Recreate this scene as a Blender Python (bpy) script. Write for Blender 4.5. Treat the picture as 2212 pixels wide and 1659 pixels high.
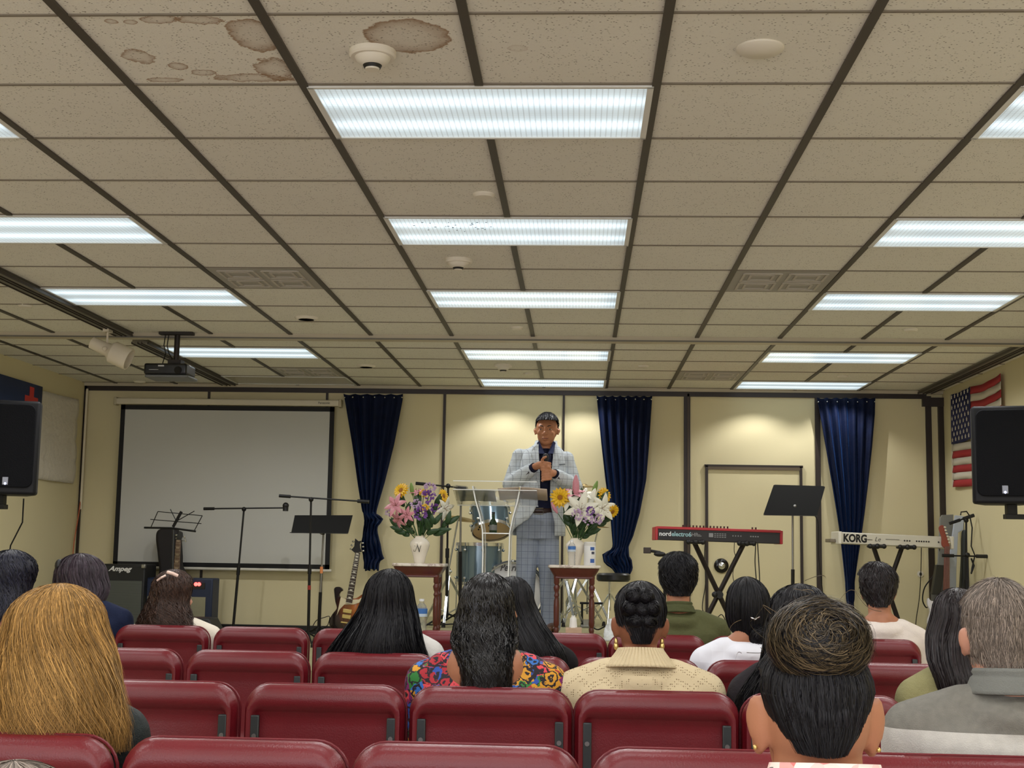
import bpy, math, random
import numpy as np
from mathutils import Matrix, Vector, Euler
random.seed(7); rng = np.random.default_rng(7)
for _o in list(bpy.data.objects): bpy.data.objects.remove(_o)
SC = bpy.context.scene; COL = SC.collection
PI = math.pi
# ------------------------------------------------------------ camera
YAW, PITCH, ROLL, FPX, CAMH = .0517, .1236, .0162, 2886.4, 1.27
_cy, _sy, _cp, _sp = math.cos(YAW), math.sin(YAW), math.cos(PITCH), math.sin(PITCH)
CF = np.array([-_sy*_cp, _cy*_cp, _sp]); _r = np.array([_cy, _sy, 0.]); _u = np.cross(_r, CF)
_c, _s = math.cos(ROLL), math.sin(ROLL)
CR, CU = _c*_r + _s*_u, -_s*_r + _c*_u
cam = bpy.data.objects.new('camera', bpy.data.cameras.new('camera')); COL.objects.link(cam)
M = Matrix.Identity(4)
for i in range(3): M[i][0], M[i][1], M[i][2] = CR[i], CU[i], -CF[i]
M[2][3] = CAMH
cam.matrix_world = M
cam.data.sensor_fit = 'HORIZONTAL'; cam.data.sensor_width = 36; cam.data.lens = FPX/2212*36
cam.data.clip_start = .05; cam.data.clip_end = 100
SC.camera = cam
def at(px, py, Y):            # world point at depth Y seen at a pixel of the 2212x1659 frame
    d = CF + CR*(px-1106)/FPX - CU*(py-829.5)/FPX; d = d*Y/d[1]
    return Vector((d[0], d[1], d[2]+CAMH))
def at_z(px, py, z):
    d = CF + CR*(px-1106)/FPX - CU*(py-829.5)/FPX; d = d*(z-CAMH)/d[2]
    return Vector((d[0], d[1], z))
def at_x(px, py, x):
    d = CF + CR*(px-1106)/FPX - CU*(py-829.5)/FPX; d = d*x/d[0]
    return Vector((x, d[1], d[2]+CAMH))
# ------------------------------------------------------------ world, exposure
W = bpy.data.worlds.new('world'); SC.world = W; W.use_nodes = True
W.node_tree.nodes['Background'].inputs[0].default_value = (1.0, .99, 1.03, 1)
W.node_tree.nodes['Background'].inputs[1].default_value = 3.0      # daylight from the open rear of the hall
SC.view_settings.view_transform = 'Standard'; SC.view_settings.look = 'None'
SC.view_settings.exposure = 0.15; SC.view_settings.gamma = 1; SC.view_settings.use_curve_mapping = False
SPOT_W = 22.0
# room
XL, XR, YB, YR, ZC = -4.95, 3.50, 13.05, -4.2, 2.863
GX0, GY0, G = -.9695, 3.817, .6096
def gx(c): return GX0 + c*G
def gy(r): return GY0 + r*G
# ------------------------------------------------------------ materials
def lin(c): return tuple(((v/255)/12.92 if v/255 <= .04045 else ((v/255+.055)/1.055)**2.4) for v in c)
class NT:
    def __init__(s, name):
        s.m = bpy.data.materials.new(name); s.m.use_nodes = True; s.t = s.m.node_tree
        s.b = s.t.nodes['Principled BSDF']; s.o = s.t.nodes['Material Output']
    def n(s, typ, **kw):
        x = s.t.nodes.new(typ)
        for k, v in kw.items():
            if k.startswith('i_'):
                k = k[2:]; k = int(k) if k.isdigit() else k.replace('_', ' ')
                x.inputs[k].default_value = v
            else: setattr(x, k, v)
        return x
    def l(s, a, b): s.t.links.new(a, b)
    def math(s, op, a, b=None, c=None):
        x = s.n('ShaderNodeMath', operation=op)
        for i, v in enumerate((a, b, c)):
            if v is None: continue
            if isinstance(v, (int, float)): x.inputs[i].default_value = v
            else: s.l(v, x.inputs[i])
        return x.outputs[0]
    def mix(s, f, a, b):
        x = s.n('ShaderNodeMix', data_type='RGBA')
        for i, v in ((0, f), (6, a), (7, b)):
            if isinstance(v, (int, float)): x.inputs[i].default_value = v
            elif isinstance(v, tuple): x.inputs[i].default_value = (*v[:3], 1)
            else: s.l(v, x.inputs[i])
        return x.outputs[2]
    def pos(s):
        return s.n('ShaderNodeTexCoord').outputs['Object']
    def xyz(s, p=None):
        x = s.n('ShaderNodeSeparateXYZ'); s.l(p or s.pos(), x.inputs[0]); return x.outputs
    def noise(s, scale, detail=3, p=None, rough=.5, col=False):
        x = s.n('ShaderNodeTexNoise'); x.inputs['Scale'].default_value = scale; x.inputs['Detail'].default_value = detail
        x.inputs['Roughness'].default_value = rough; s.l(p or s.pos(), x.inputs['Vector'])
        return x.outputs['Color' if col else 'Fac']
    def scale(s, v, p=None):
        x = s.n('ShaderNodeMapping'); x.inputs['Scale'].default_value = v; s.l(p or s.pos(), x.inputs[0]); return x.outputs[0]
    def ramp(s, f, stops):
        x = s.n('ShaderNodeValToRGB'); e = x.color_ramp.elements
        while len(e) < len(stops): e.new(.5)
        for i, (p, c) in enumerate(stops):
            e[i].position = p; e[i].color = (*c, 1) if isinstance(c, tuple) else (c, c, c, 1)
        s.l(f, x.inputs[0]); return x.outputs[0]
    def bump(s, h, strength, dist=.002):
        x = s.n('ShaderNodeBump'); x.inputs['Strength'].default_value = strength; x.inputs['Distance'].default_value = dist
        s.l(h, x.inputs['Height']); s.l(x.outputs[0], s.b.inputs['Normal'])
    def base(s, c):
        if isinstance(c, tuple): s.b.inputs['Base Color'].default_value = (*c[:3], 1)
        else: s.l(c, s.b.inputs['Base Color'])
    def set(s, rough=None, metal=None, spec=None, sheen=None, coat=None, trans=None, alpha=None, ior=None, sss=None):
        for k, v in (('Roughness', rough), ('Metallic', metal), ('Specular IOR Level', spec), ('Sheen Weight', sheen), ('Coat Weight', coat),
                     ('Transmission Weight', trans), ('Alpha', alpha), ('IOR', ior), ('Subsurface Weight', sss)):
            if v is not None: s.b.inputs[k].default_value = v
        return s
_mc = {}
def mat(name, rgb, rough=.5, metal=0, spec=.5, var=0, vs=8, bump=0, bs=60, bd=.002, **kw):
    if name in _mc: return _mc[name]
    t = NT(name); c = lin(rgb)
    if var: t.base(t.mix(t.noise(vs), tuple(max(0, x*(1-var)) for x in c), tuple(min(1, x*(1+var)) for x in c)))
    else: t.base(c)
    t.set(rough=rough, metal=metal, spec=spec, **kw)
    if bump: t.bump(t.noise(bs), bump, bd)
    _mc[name] = t.m; return t.m
# ------------------------------------------------------------ mesh builder
def rotm(rx=0, ry=0, rz=0): return Euler((rx, ry, rz)).to_matrix().to_4x4()
def frame_to(p0, p1):
    p0, p1 = Vector(p0), Vector(p1); d = (p1-p0).normalized()
    q = d.to_track_quat('Z', 'Y'); return Matrix.Translation(p0) @ q.to_matrix().to_4x4(), (p1-p0).length
class MB:
    def __init__(s): s.v, s.f, s.mi, s.cur, s.n = [], [], [], 0, 0
    def add(s, vs, fs, M=None):
        vs = np.asarray(vs, float).reshape(-1, 3)
        if M is not None:
            A = np.array(M); vs = vs @ A[:3, :3].T + A[:3, 3]
        k = s.n; s.v.append(vs); s.n += len(vs)
        s.f += [tuple(i+k for i in f) for f in fs]; s.mi += [s.cur]*len(fs); return s
    def mat(s, i): s.cur = i; return s
    def box(s, c, d, rx=0, ry=0, rz=0, M=None, taper=1):
        x, y, z = d[0]/2, d[1]/2, d[2]/2; t = taper
        vs = [(-x,-y,-z),(x,-y,-z),(x,y,-z),(-x,y,-z),(-x*t,-y*t,z),(x*t,-y*t,z),(x*t,y*t,z),(-x*t,y*t,z)]
        T = Matrix.Translation(Vector(c)) @ rotm(rx, ry, rz)
        if M is not None: T = M @ T
        return s.add(vs, [(3,2,1,0),(4,5,6,7),(0,1,5,4),(1,2,6,5),(2,3,7,6),(3,0,4,7)], T)
    def lathe(s, prof, c=(0,0,0), n=24, M=None, sy=1, caps=True):
        prof = list(prof); vs = []; fs = []
        for r, z in prof:
            for k in range(n):
                a = 2*PI*k/n; vs.append((r*math.cos(a), r*math.sin(a)*sy, z))
        for i in range(len(prof)-1):
            for k in range(n):
                k2 = (k+1) % n; fs.append((i*n+k, i*n+k2, (i+1)*n+k2, (i+1)*n+k))
        if caps and prof[0][0] > 1e-6: fs.append(tuple(range(n-1, -1, -1)))
        if caps and prof[-1][0] > 1e-6: fs.append(tuple((len(prof)-1)*n+k for k in range(n)))
        T = Matrix.Translation(Vector(c))
        if M is not None: T = T @ M
        return s.add(vs, fs, T)
    def cyl(s, p0, p1, r0, r1=None, n=12):
        T, L = frame_to(p0, p1); r1 = r0 if r1 is None else r1
        return s.lathe([(r0, 0), (r1, L)], n=n, M=T)
    def tube(s, pts, r, n=8, closed=False):
        P = [Vector(p) for p in pts]; m = len(P); vs = []; up = None
        for i, p in enumerate(P):
            if closed: d = P[(i+1) % m]-P[i-1]
            else: d = P[min(i+1, m-1)]-P[max(i-1, 0)]
            d = d.normalized() if d.length > 1e-9 else Vector((0, 0, 1))
            if up is None: up = Vector((0,0,1)) if abs(d.z) < .9 else Vector((0,1,0))
            a = d.cross(up).normalized(); b = a.cross(d).normalized(); up = b
            rr = r[i] if isinstance(r, (list, tuple)) else r
            for k in range(n):
                t = 2*PI*k/n; vs.append(p + a*math.cos(t)*rr + b*math.sin(t)*rr)
        fs = []
        for i in range(m if closed else m-1):
            j = (i+1) % m
            for k in range(n):
                k2 = (k+1) % n; fs.append((i*n+k, i*n+k2, j*n+k2, j*n+k))
        if not closed: fs += [tuple(range(n-1, -1, -1)), tuple((m-1)*n+k for k in range(n))]
        return s.add([tuple(v) for v in vs], fs)
    def ell(s, c, r, nu=20, nv=12, M=None, e=1):
        if isinstance(r, (int, float)): r = (r, r, r)
        vs = [(0, 0, -r[2])]; fs = []
        for j in range(1, nv):
            t = -PI/2 + PI*j/nv
            for k in range(nu):
                a = 2*PI*k/nu
                vs.append((r[0]*math.cos(t)*math.cos(a), r[1]*math.cos(t)*math.sin(a), r[2]*math.sin(t)))
        vs.append((0, 0, r[2])); T = len(vs)-1
        for k in range(nu):
            k2 = (k+1) % nu
            fs.append((0, 1+k2, 1+k)); fs.append((T, T-nu+k, T-nu+k2))
            for j in range(nv-2):
                a = 1+j*nu; fs.append((a+k, a+k2, a+nu+k2, a+nu+k))
        Tm = Matrix.Translation(Vector(c))
        if M is not None: Tm = Tm @ M
        return s.add(vs, fs, Tm)
    def prism(s, outl, z0, z1, M=None):
        n = len(outl); vs = [(x, y, z0) for x, y in outl] + [(x, y, z1) for x, y in outl]
        fs = [tuple(range(n-1, -1, -1)), tuple(range(n, 2*n))] + [(i, (i+1) % n, n+(i+1) % n, n+i) for i in range(n)]
        return s.add(vs, fs, M)
    def grid(s, rows, closed=False):
        m, n = len(rows), len(rows[0]); vs = [tuple(p) for r in rows for p in r]; fs = []
        for i in range(m-1):
            for k in range(n if closed else n-1):
                k2 = (k+1) % n; fs.append((i*n+k, i*n+k2, (i+1)*n+k2, (i+1)*n+k))
        return s.add(vs, fs)
    def rings(s, rings):           # closed rings stacked, capped
        n = len(rings[0]); k0 = s.n; s.grid(rings, True)
        m = len(rings)
        s.f += [tuple(k0+i for i in range(n-1, -1, -1)), tuple(k0+(m-1)*n+i for i in range(n))]; s.mi += [s.cur]*2
        return s
    def build(s, name, mats, parent=None, smooth=True, bevel=0, seg=2, sub=0, remesh=0, angle=40, solid=0, sm=0):
        me = bpy.data.meshes.new(name)
        vs = np.concatenate(s.v) if s.v else np.zeros((0, 3))
        me.from_pydata(vs.tolist(), [], s.f)
        if not isinstance(mats, (list, tuple)): mats = [mats]
        for m in mats: me.materials.append(m)
        me.polygons.foreach_set('material_index', s.mi)
        if smooth:
            me.polygons.foreach_set('use_smooth', [True]*len(me.polygons))
            if not (sub or remesh): me.set_sharp_from_angle(angle=math.radians(angle))
        me.update()
        o = bpy.data.objects.new(name, me); COL.objects.link(o)
        if solid:
            q = o.modifiers.new('s', 'SOLIDIFY'); q.thickness = solid; q.offset = 0
        if bevel:
            q = o.modifiers.new('b', 'BEVEL'); q.width = bevel; q.segments = seg; q.limit_method = 'ANGLE'; q.angle_limit = .6
            q.harden_normals = False
        if remesh:
            q = o.modifiers.new('r', 'REMESH'); q.mode = 'VOXEL'; q.voxel_size = remesh; q.use_smooth_shade = True
            if sm:
                q = o.modifiers.new('m', 'SMOOTH'); q.iterations = sm; q.factor = .5
        if sub:
            q = o.modifiers.new('u', 'SUBSURF'); q.levels = sub; q.render_levels = sub
        if parent is not None:
            o.parent = parent
            o.matrix_parent_inverse = (Matrix.Translation(parent.location) @ parent.rotation_euler.to_matrix().to_4x4()).inverted() if parent.type == 'EMPTY' else Matrix.Identity(4)
        return o
def fast(name, V, F, mats, mi, parent, smooth=True):      # numpy mesh of quads
    me = bpy.data.meshes.new(name); nf = len(F)
    me.vertices.add(len(V)); me.vertices.foreach_set('co', np.asarray(V, np.float32).ravel())
    me.loops.add(nf*4); me.loops.foreach_set('vertex_index', np.asarray(F, np.int32).ravel())
    me.polygons.add(nf); me.polygons.foreach_set('loop_start', np.arange(0, nf*4, 4, dtype=np.int32))
    me.polygons.foreach_set('material_index', np.asarray(mi, np.int32))
    me.polygons.foreach_set('use_smooth', np.ones(nf, bool))
    for m in (mats if isinstance(mats, (list, tuple)) else [mats]): me.materials.append(m)
    me.update(calc_edges=True)
    o = bpy.data.objects.new(name, me); COL.objects.link(o)
    if parent is not None:
        o.parent = parent
        o.matrix_parent_inverse = (Matrix.Translation(parent.location) @ parent.rotation_euler.to_matrix().to_4x4()).inverted() if parent.type == 'EMPTY' else Matrix.Identity(4)
    return o
def tag(o, label=None, cat=None, group=None, kind=None):
    if label: o['label'] = label
    if cat: o['category'] = cat
    if group: o['group'] = group
    if kind: o['kind'] = kind
    return o
def thing(name, label, cat, loc=(0, 0, 0), group=None, rz=0):
    o = bpy.data.objects.new(name, None); COL.objects.link(o); o.empty_display_size = .1
    o.location = loc; o.rotation_euler = (0, 0, rz); return tag(o, label, cat, group)
def dup(root, loc, rz=0, label=None, group=None):
    def cp(o, par):
        c = o.copy(); COL.objects.link(c)
        if par is not None: c.parent = par
        for ch in o.children: cp(ch, c)
        return c
    r = cp(root, None); r.location = loc; r.rotation_euler = (0, 0, rz)
    if label: r['label'] = label
    if group: r['group'] = group
    return r
def text(s, size, mt, M, parent, name='lettering', ext=.0006, bold=0, shear=0, sx=1):
    cu = bpy.data.curves.new(name, 'FONT'); cu.body = s; cu.size = size; cu.extrude = ext; cu.offset = bold; cu.shear = shear
    cu.align_x = 'CENTER'; cu.align_y = 'CENTER'; cu.resolution_u = 3
    t = bpy.data.objects.new('tmp', cu); COL.objects.link(t)
    me = bpy.data.meshes.new_from_object(t); bpy.data.objects.remove(t)
    me.transform(Matrix(M) @ Matrix.Diagonal((sx, 1, 1, 1)))
    me.materials.clear(); me.materials.append(mt); me.name = name
    o = bpy.data.objects.new(name, me); COL.objects.link(o)
    if parent is not None:
        o.parent = parent
        o.matrix_parent_inverse = (Matrix.Translation(parent.location) @ parent.rotation_euler.to_matrix().to_4x4()).inverted() if parent.type == 'EMPTY' else Matrix.Identity(4)
    return o
def face_cam(p, rz=0, tilt=0):     # text frame standing upright at p and readable from -Y
    return Matrix.Translation(Vector(p)) @ rotm(0, 0, rz) @ rotm(PI/2 + tilt, 0, 0)
def sm01(t): t = np.clip(t, 0, 1); return t*t*(3-2*t)
# common materials
BLACK = mat('black_metal', (18, 18, 19), .45, .3)
BLACKP = mat('black_plastic', (16, 16, 18), .5)
CHROME = mat('chrome', (225, 228, 230), .18, 1)
STEEL = mat('brushed_steel', (150, 150, 150), .35, 1)
WHITE = mat('white_paint', (225, 222, 212), .5)
DARKT = mat('dark_trim', (38, 26, 20), .45)
# ============================================================ the room
t = NT('ceiling_tile'); p = t.pos(); X, Y, Z = t.xyz(p)
c0, c1 = lin((236, 234, 224)), lin((224, 221, 210))
col = t.mix(t.noise(1.3, 2), c0, c1)
nz = t.noise(16, 6, rough=.7); nz2 = t.noise(26, 3)
def stain(cx, cy, rx, ry, amp):
    dx = t.math('DIVIDE', t.math('SUBTRACT', X, cx), rx); dy = t.math('DIVIDE', t.math('SUBTRACT', Y, cy), ry)
    d = t.math('SQRT', t.math('ADD', t.math('MULTIPLY', dx, dx), t.math('MULTIPLY', dy, dy)))
    d = t.math('ADD', d, t.math('MULTIPLY', t.math('SUBTRACT', nz, .5), amp))
    return t.ramp(d, [(0, .18), (.45, .26), (.72, .55), (.86, .95), (.90, 0.), (1, 0.)])
brown = lin((138, 98, 56))
S = []
for (px, py, w, h, a) in ((880, 79, 200, 82, .5), (548, 76, 118, 80, .7), (594, 150, 96, 62, 1.3), (540, 168, 180, 24, 1.6), (385, 143, 50, 22, .8), (300, 122, 80, 38, 1.6), (355, 173, 100, 14, 1.4), (440, 156, 66, 16, 1.6),
                          (430, 43, 110, 20, 1.5), (345, 41, 90, 20, 1.5), (240, 46, 32, 12, 1.0), (282, 48, 34, 12, 1.0), (1118, 104, 50, 18, .8)):
    S.append((at_z(px, py, ZC), w/2*.00152, h/2*.0038, a))
for v, rx, ry, a in S:
    col = t.mix(t.math('MULTIPLY', stain(v.x, v.y, rx, ry, a), .85 if v is not S[-1][0] else .25), col, brown)
# fissures and pin holes of the mineral fibre tiles
vor = t.n('ShaderNodeTexVoronoi'); vor.inputs['Scale'].default_value = 75; t.l(t.scale((1, 1.25, 1)), vor.inputs['Vector'])
pit = t.ramp(vor.outputs['Distance'], [(0, 0.), (.17, 0.), (.27, 1.), (1, 1.)])
msk = t.ramp(t.noise(22, 2), [(.42, 0.), (.55, 1.)])
pitm = t.math('MULTIPLY', t.math('SUBTRACT', 1., pit), msk)
col = t.mix(t.math('MULTIPLY', pitm, .8), col, lin((104, 90, 76)))
t.base(col); t.set(rough=.95, spec=.1); t.bump(t.math('SUBTRACT', t.noise(170, 2), t.math('MULTIPLY', pitm, 1.2)), .5, .003)
CEIL = t.m
tag(MB().box(((XL+XR)/2, (YB+YR)/2, ZC+.03), (XR-XL+.2, YB-YR+.2, .06)).build('ceiling', CEIL, smooth=False), kind='structure')
# tees
TEE = mat('ceiling_tee', (66, 60, 52), .5, var=.15, vs=2)
b = MB()
for c in range(-6, 8):
    if gx(c) < XL+.1 or gx(c) > XR-.05: continue
    segs = [(YR, YB)]
    if c in (-3, 1, 5):            # stops at the light fittings
        cuts = [YR] + [v for r in (-11, -8, -5, -2, 1, 4, 7, 11, 14) if gy(r) > YR for v in (gy(r), gy(r+1))] + [YB]; segs = list(zip(cuts[::2], cuts[1::2]))
    for y0, y1 in segs: b.box((gx(c), (y0+y1)/2, ZC-.004), (.030, y1-y0, .01))
tag(b.build('trim_1', TEE, smooth=False), kind='structure')
b = MB()
for r in range(-13, 16):
    if r == 10: continue
    b.box(((XL+XR)/2, gy(r), ZC-.002), (XR-XL, .011, .006))
tag(b.build('trim_2', mat('cross_tee', (124, 115, 101), .6), smooth=False), kind='structure')
# folding-wall tracks: across the hall and along both sides
TRK = mat('track_paint', (190, 180, 158), .45)
TRKG = mat('track_grey', (112, 108, 98), .5)
b = MB(); b.box(((XL+XR)/2, gy(10), ZC-.02), (XR-XL, .10, .04)); b.mat(1); b.box(((XL+XR)/2, gy(10)-.052, ZC-.034), (XR-XL, .006, .012)); b.box(((XL+XR)/2, gy(10)+.056, ZC-.02), (XR-XL, .012, .03))
tag(b.build('trim_3', [TRK, TRKG], smooth=False), kind='structure')
def side_track(n, x, y0, y1):
    b = MB(); b.box((x, (y0+y1)/2, ZC-.014), (.12, y1-y0, .028)); b.mat(1)
    for dx in (-.064, -.015, .015, .064): b.box((x+dx, (y0+y1)/2, ZC-.026), (.008, y1-y0, .018))
    tag(b.build(n, [TRKG, DARKT], smooth=False), kind='structure')
side_track('trim_4', -3.46, 7.3, gy(10)-.07); side_track('trim_5', -3.46, gy(10)+.3, 12.9); side_track('trim_6', 3.32, 8.0, 13.0)
# walls
t = NT('cream_wall'); c = lin((219, 208, 168))
t.base(t.mix(t.noise(.9, 3), tuple(x*.95 for x in c), tuple(min(1, x*1.04) for x in c))); t.set(rough=.75, spec=.25)
t.bump(t.noise(120, 3), .25, .002); WALL = t.m
tag(MB().box(((XL+XR)/2, YB+.05, ZC/2), (XR-XL+.2, .10, ZC)).build('wall_back', WALL, smooth=False), kind='structure')
tag(MB().box((XL-.05, (YB+YR)/2, ZC/2), (.10, YB-YR, ZC)).build('wall_left', WALL, smooth=False), kind='structure')
tag(MB().box((XR+.05, (YB+YR)/2, ZC/2), (.10, YB-YR, ZC)).build('wall_right', WALL, smooth=False), kind='structure')
t = NT('carpet'); t.base(t.mix(t.noise(3, 4), lin((176, 168, 156)), lin((160, 152, 140)))); t.set(rough=.95, spec=.1); t.bump(t.noise(400, 2), .4, .003); CARPET = t.m
tag(MB().box(((XL+XR)/2, (YB+YR)/2, -.05), (XR-XL+.2, YB-YR+.2, .10)).build('floor', CARPET, smooth=False), kind='structure')
t = NT('stage_carpet'); t.base(t.mix(t.noise(2.5, 4), lin((170, 164, 128)), lin((150, 144, 112)))); t.set(rough=.95, spec=.1); t.bump(t.noise(400, 2), .4, .003); SCARP = t.m
ZL, ZS = .43, .62      # side platform and raised middle stage
tag(MB().box(((XL+XR)/2, (9.2+YB)/2, ZL/2), (XR-XL, YB-9.2, ZL)).build('floor', SCARP, smooth=False), kind='structure').name = 'floor_platform'
outl = [(-1.86, YB), (-1.86, 10.9)] + [(-1.86+.5*(1-math.cos(a)), 10.9-1.15*math.sin(a)) for a in np.linspace(.15, PI/2, 8)] + [(1.9, 9.75), (1.9, YB)]
tag(MB().prism(outl, ZL, ZS).build('floor_stage', SCARP, smooth=False), kind='structure')
# dark battens, head trim, corner lines on the back wall
def wx(px, py=1000): return at(px, py, YB).x
b = MB(); b.box(((XL+wx(2000, 850))/2, YB-.012, ZC-.055), (wx(2000, 850)-XL, .024, .045))
tag(b.build('trim_7', DARKT, smooth=False), kind='structure')
b = MB(); b.box(((XL+XR)/2, YB-.02, ZC-.016), (XR-XL, .04, .032))
tag(b.build('trim_8', TRK, smooth=False), kind='structure')
for i, (px, w) in enumerate(((448, .022), (704, .022), (959, .026), (1217, .022), (1484, .062), (1766, .05), (2006, .055))):
    x = wx(px, 950)
    b = MB().box((x, YB-.009, (ZC-.05)/2), (w, .018, ZC-.05))
    if w > .06: b.mat(1); b.box((x+.012, YB-.02, (ZC-.05)/2), (.02, .008, ZC-.05))
    tag(b.build('trim_%d' % (9+i), [DARKT, mat('trim_brown', (70, 56, 42), .5)], smooth=False), kind='structure')
tag(MB().box((XR-.025, YB-.02, (ZC-.1)/2), (.05, .04, ZC-.1)).build('trim_16', DARKT, smooth=False), kind='structure')
tag(MB().box((XR-.1, YB-.03, ZC-.11), (.2, .05, .085)).build('trim_17', DARKT, smooth=False), kind='structure')
tag(MB().box((XL+.012, YB-.012, ZC/2), (.024, .024, ZC-.06)).build('trim_18', DARKT, smooth=False), kind='structure')
tag(MB().box((XL+.035, YB-.04, 2.2), (.02, .02, 1.2)).build('trim_19', mat('white_bead', (225, 215, 190), .35), smooth=False, bevel=.004), kind='structure')
tag(MB().box(((XL-1.86)/2, YB-.01, ZL+.04), (-1.86-XL, .02, .08)).build('baseboard_back', BLACKP, smooth=False), kind='structure')
# papered-over door
dx0, dx1 = wx(1526, 1003), wx(1729, 1008); dz = at(1526, 1006, YB).z
d = MB().box(((dx0+dx1)/2, YB-.008, dz/2), (dx1-dx0, .016, dz)).build('door_1', WALL, smooth=False); tag(d, kind='structure')
b = MB(); b.box(((dx0+dx1)/2, YB-.016, dz), (dx1-dx0+.04, .032, .022)); b.box((dx0, YB-.016, dz/2), (.026, .032, dz)); b.box((dx1, YB-.016, dz/2), (.026, .032, dz))
b.mat(1); b.box(((dx0+dx1)/2, YB-.02, dz-.024), (dx1-dx0-.02, .03, .026))
f = b.build('door_frame', [DARKT, mat('trim_brown2', (92, 78, 58), .5)], d, smooth=False)
# ------------------------------------------------------------ ceiling lights
t = NT('prismatic_diffuser'); X, Y, Z = t.xyz()
yy = t.math('SUBTRACT', t.math('ABSOLUTE', Y), .13)
g1 = t.math('EXPONENT', t.math('MULTIPLY', t.math('MULTIPLY', yy, yy), -280.))
cell = .0203
def ln(v, w):
    fr = t.math('FRACT', t.math('ADD', t.math('DIVIDE', v, cell), .5)); a = t.math('ABSOLUTE', t.math('SUBTRACT', fr, .5))
    return t.math('LESS_THAN', a, w)
ed = t.math('MINIMUM', t.math('SUBTRACT', 1., t.math('MULTIPLY', ln(X, .10), .35)), t.math('SUBTRACT', 1., t.math('MULTIPLY', ln(Y, .10), .22)))
endf = t.ramp(t.math('ABSOLUTE', X), [(.50, 1.), (.61, .72)])
st = t.math('MULTIPLY', t.math('MULTIPLY', t.math('ADD', t.math('MULTIPLY', g1, .62), .60), ed), endf)
t.base((.5, .5, .5)); t.set(rough=.2)
cr = t.mix(g1, (.66, .80, .86), (.74, .90, 1.0))
t.l(cr, t.b.inputs['Emission Color']); t.l(st, t.b.inputs['Emission Strength']); DIFF = t.m
DIFFO = mat('diffuser_off', (186, 180, 160), .15, spec=.8, bump=.6, bs=240)
FRM = mat('light_frame', (226, 226, 222), .4)
def fixture(name, dm):
    r = thing(name, '', 'ceiling light')
    b = MB()
    for sx in (-1, 1): b.box((sx*.590, 0, -.005), (.022, .585, .012))
    for sy in (-1, 1): b.box((0, sy*.285, -.005), (1.20, .016, .012))
    b.build('frame', FRM, r, smooth=False)
    MB().box((0, 0, -.003), (1.165, .560, .006)).build('diffuser', dm, r, smooth=False)
    return r
def lamp(x, y, w=1.0, cone=164):
    for dx in (-.38, .38):
        L = bpy.data.lights.new('tube_light', 'SPOT'); L.energy = SPOT_W*w; L.spot_size = math.radians(cone); L.spot_blend = .5
        L.shadow_soft_size = 0; L.color = (1.0, .99, .985)
        o = bpy.data.objects.new('tube_light', L); COL.objects.link(o); o.location = (x+dx, y, ZC-.025)
lit = fixture('ceiling_light', DIFF); off = fixture('ceiling_light', DIFFO)
first = True
colname = {0: 'centre', -4: 'left', 4: 'right'}
rown = {1: 'nearest the camera', 4: 'second from the camera', 7: 'third from the camera', 11: 'first beyond the cross track', 14: 'right against the back wall'}
for r in (1, 4, 7, 11, 14, -2, -5, -8, -11):
    for c in (0, -4, 4):
        x, y = gx(c+1), gy(r+.5)
        if r > 0:
            if (r, c) == (14, -4): off.location = (x, y, ZC); tag(off, 'unlit ceiling light above the projection screen with a golden glint'); continue
            lb = 'bright fluorescent ceiling light, %s row, %s' % (colname[c], rown[r])
            if r == 4 and c == 0: lb = 'ceiling light speckled with dead bugs in its lens, centre row, second from camera'
            if first: lit.location = (x, y, ZC); tag(lit, lb, group='fluorescent ceiling lights'); first = False; cur = lit
            else: cur = dup(lit, (x, y, ZC), 0, lb, 'fluorescent ceiling lights')
            if (r, c) == (4, 0):
                bb = MB()
                for k in range(26): bb.ell((random.gauss(-.22, .10), random.uniform(-.2, .0), -.007), (random.uniform(.003, .009), .004, .001), 6, 4)
                o = bb.build('dead_bug', BLACK, None); o.parent = cur; o['kind'] = 'stuff'
        lamp(x, y, *((.8, 128) if r == 14 else (1, 164)))
# vents
VG = mat('vent_grey', (160, 156, 148), .6); VW = mat('vent_light', (186, 180, 170), .6)
def vent():
    r = thing('air_vent', '', 'air vent'); MB().box((0, 0, -.003), (.575, .59, .006)).build('panel', VG, r, smooth=False)
    b = MB()
    for (x, y) in ((-.13, -.13), (.13, -.13), (-.13, .13), (.13, .13)):
        for k, s in enumerate((.105, .065)):
            for sg in (-1, 1):
                b.box((x, y+sg*s, -.008), (2*s, .014, .006)); b.box((x+sg*s, y, -.008), (.014, 2*s, .006))
    b.build('louver', VW, r, smooth=False); return r
v0 = vent(); v0.location = (gx(-1.5), gy(6.5), ZC); tag(v0, 'grey square air vent left of centre, nearer the camera than the cross track', group='ceiling air vents')
for c, r, lb in ((3.5, 6.5, 'grey square air vent beside the right row of lights, nearer than the cross track'), (-2.5, 13.5, 'dark grey air vent beside the unlit ceiling light over the screen'), (3.5, 13.5, 'grey air vent by the back wall on the right side')):
    dup(v0, (gx(c), gy(r), ZC), 0, lb)
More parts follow.
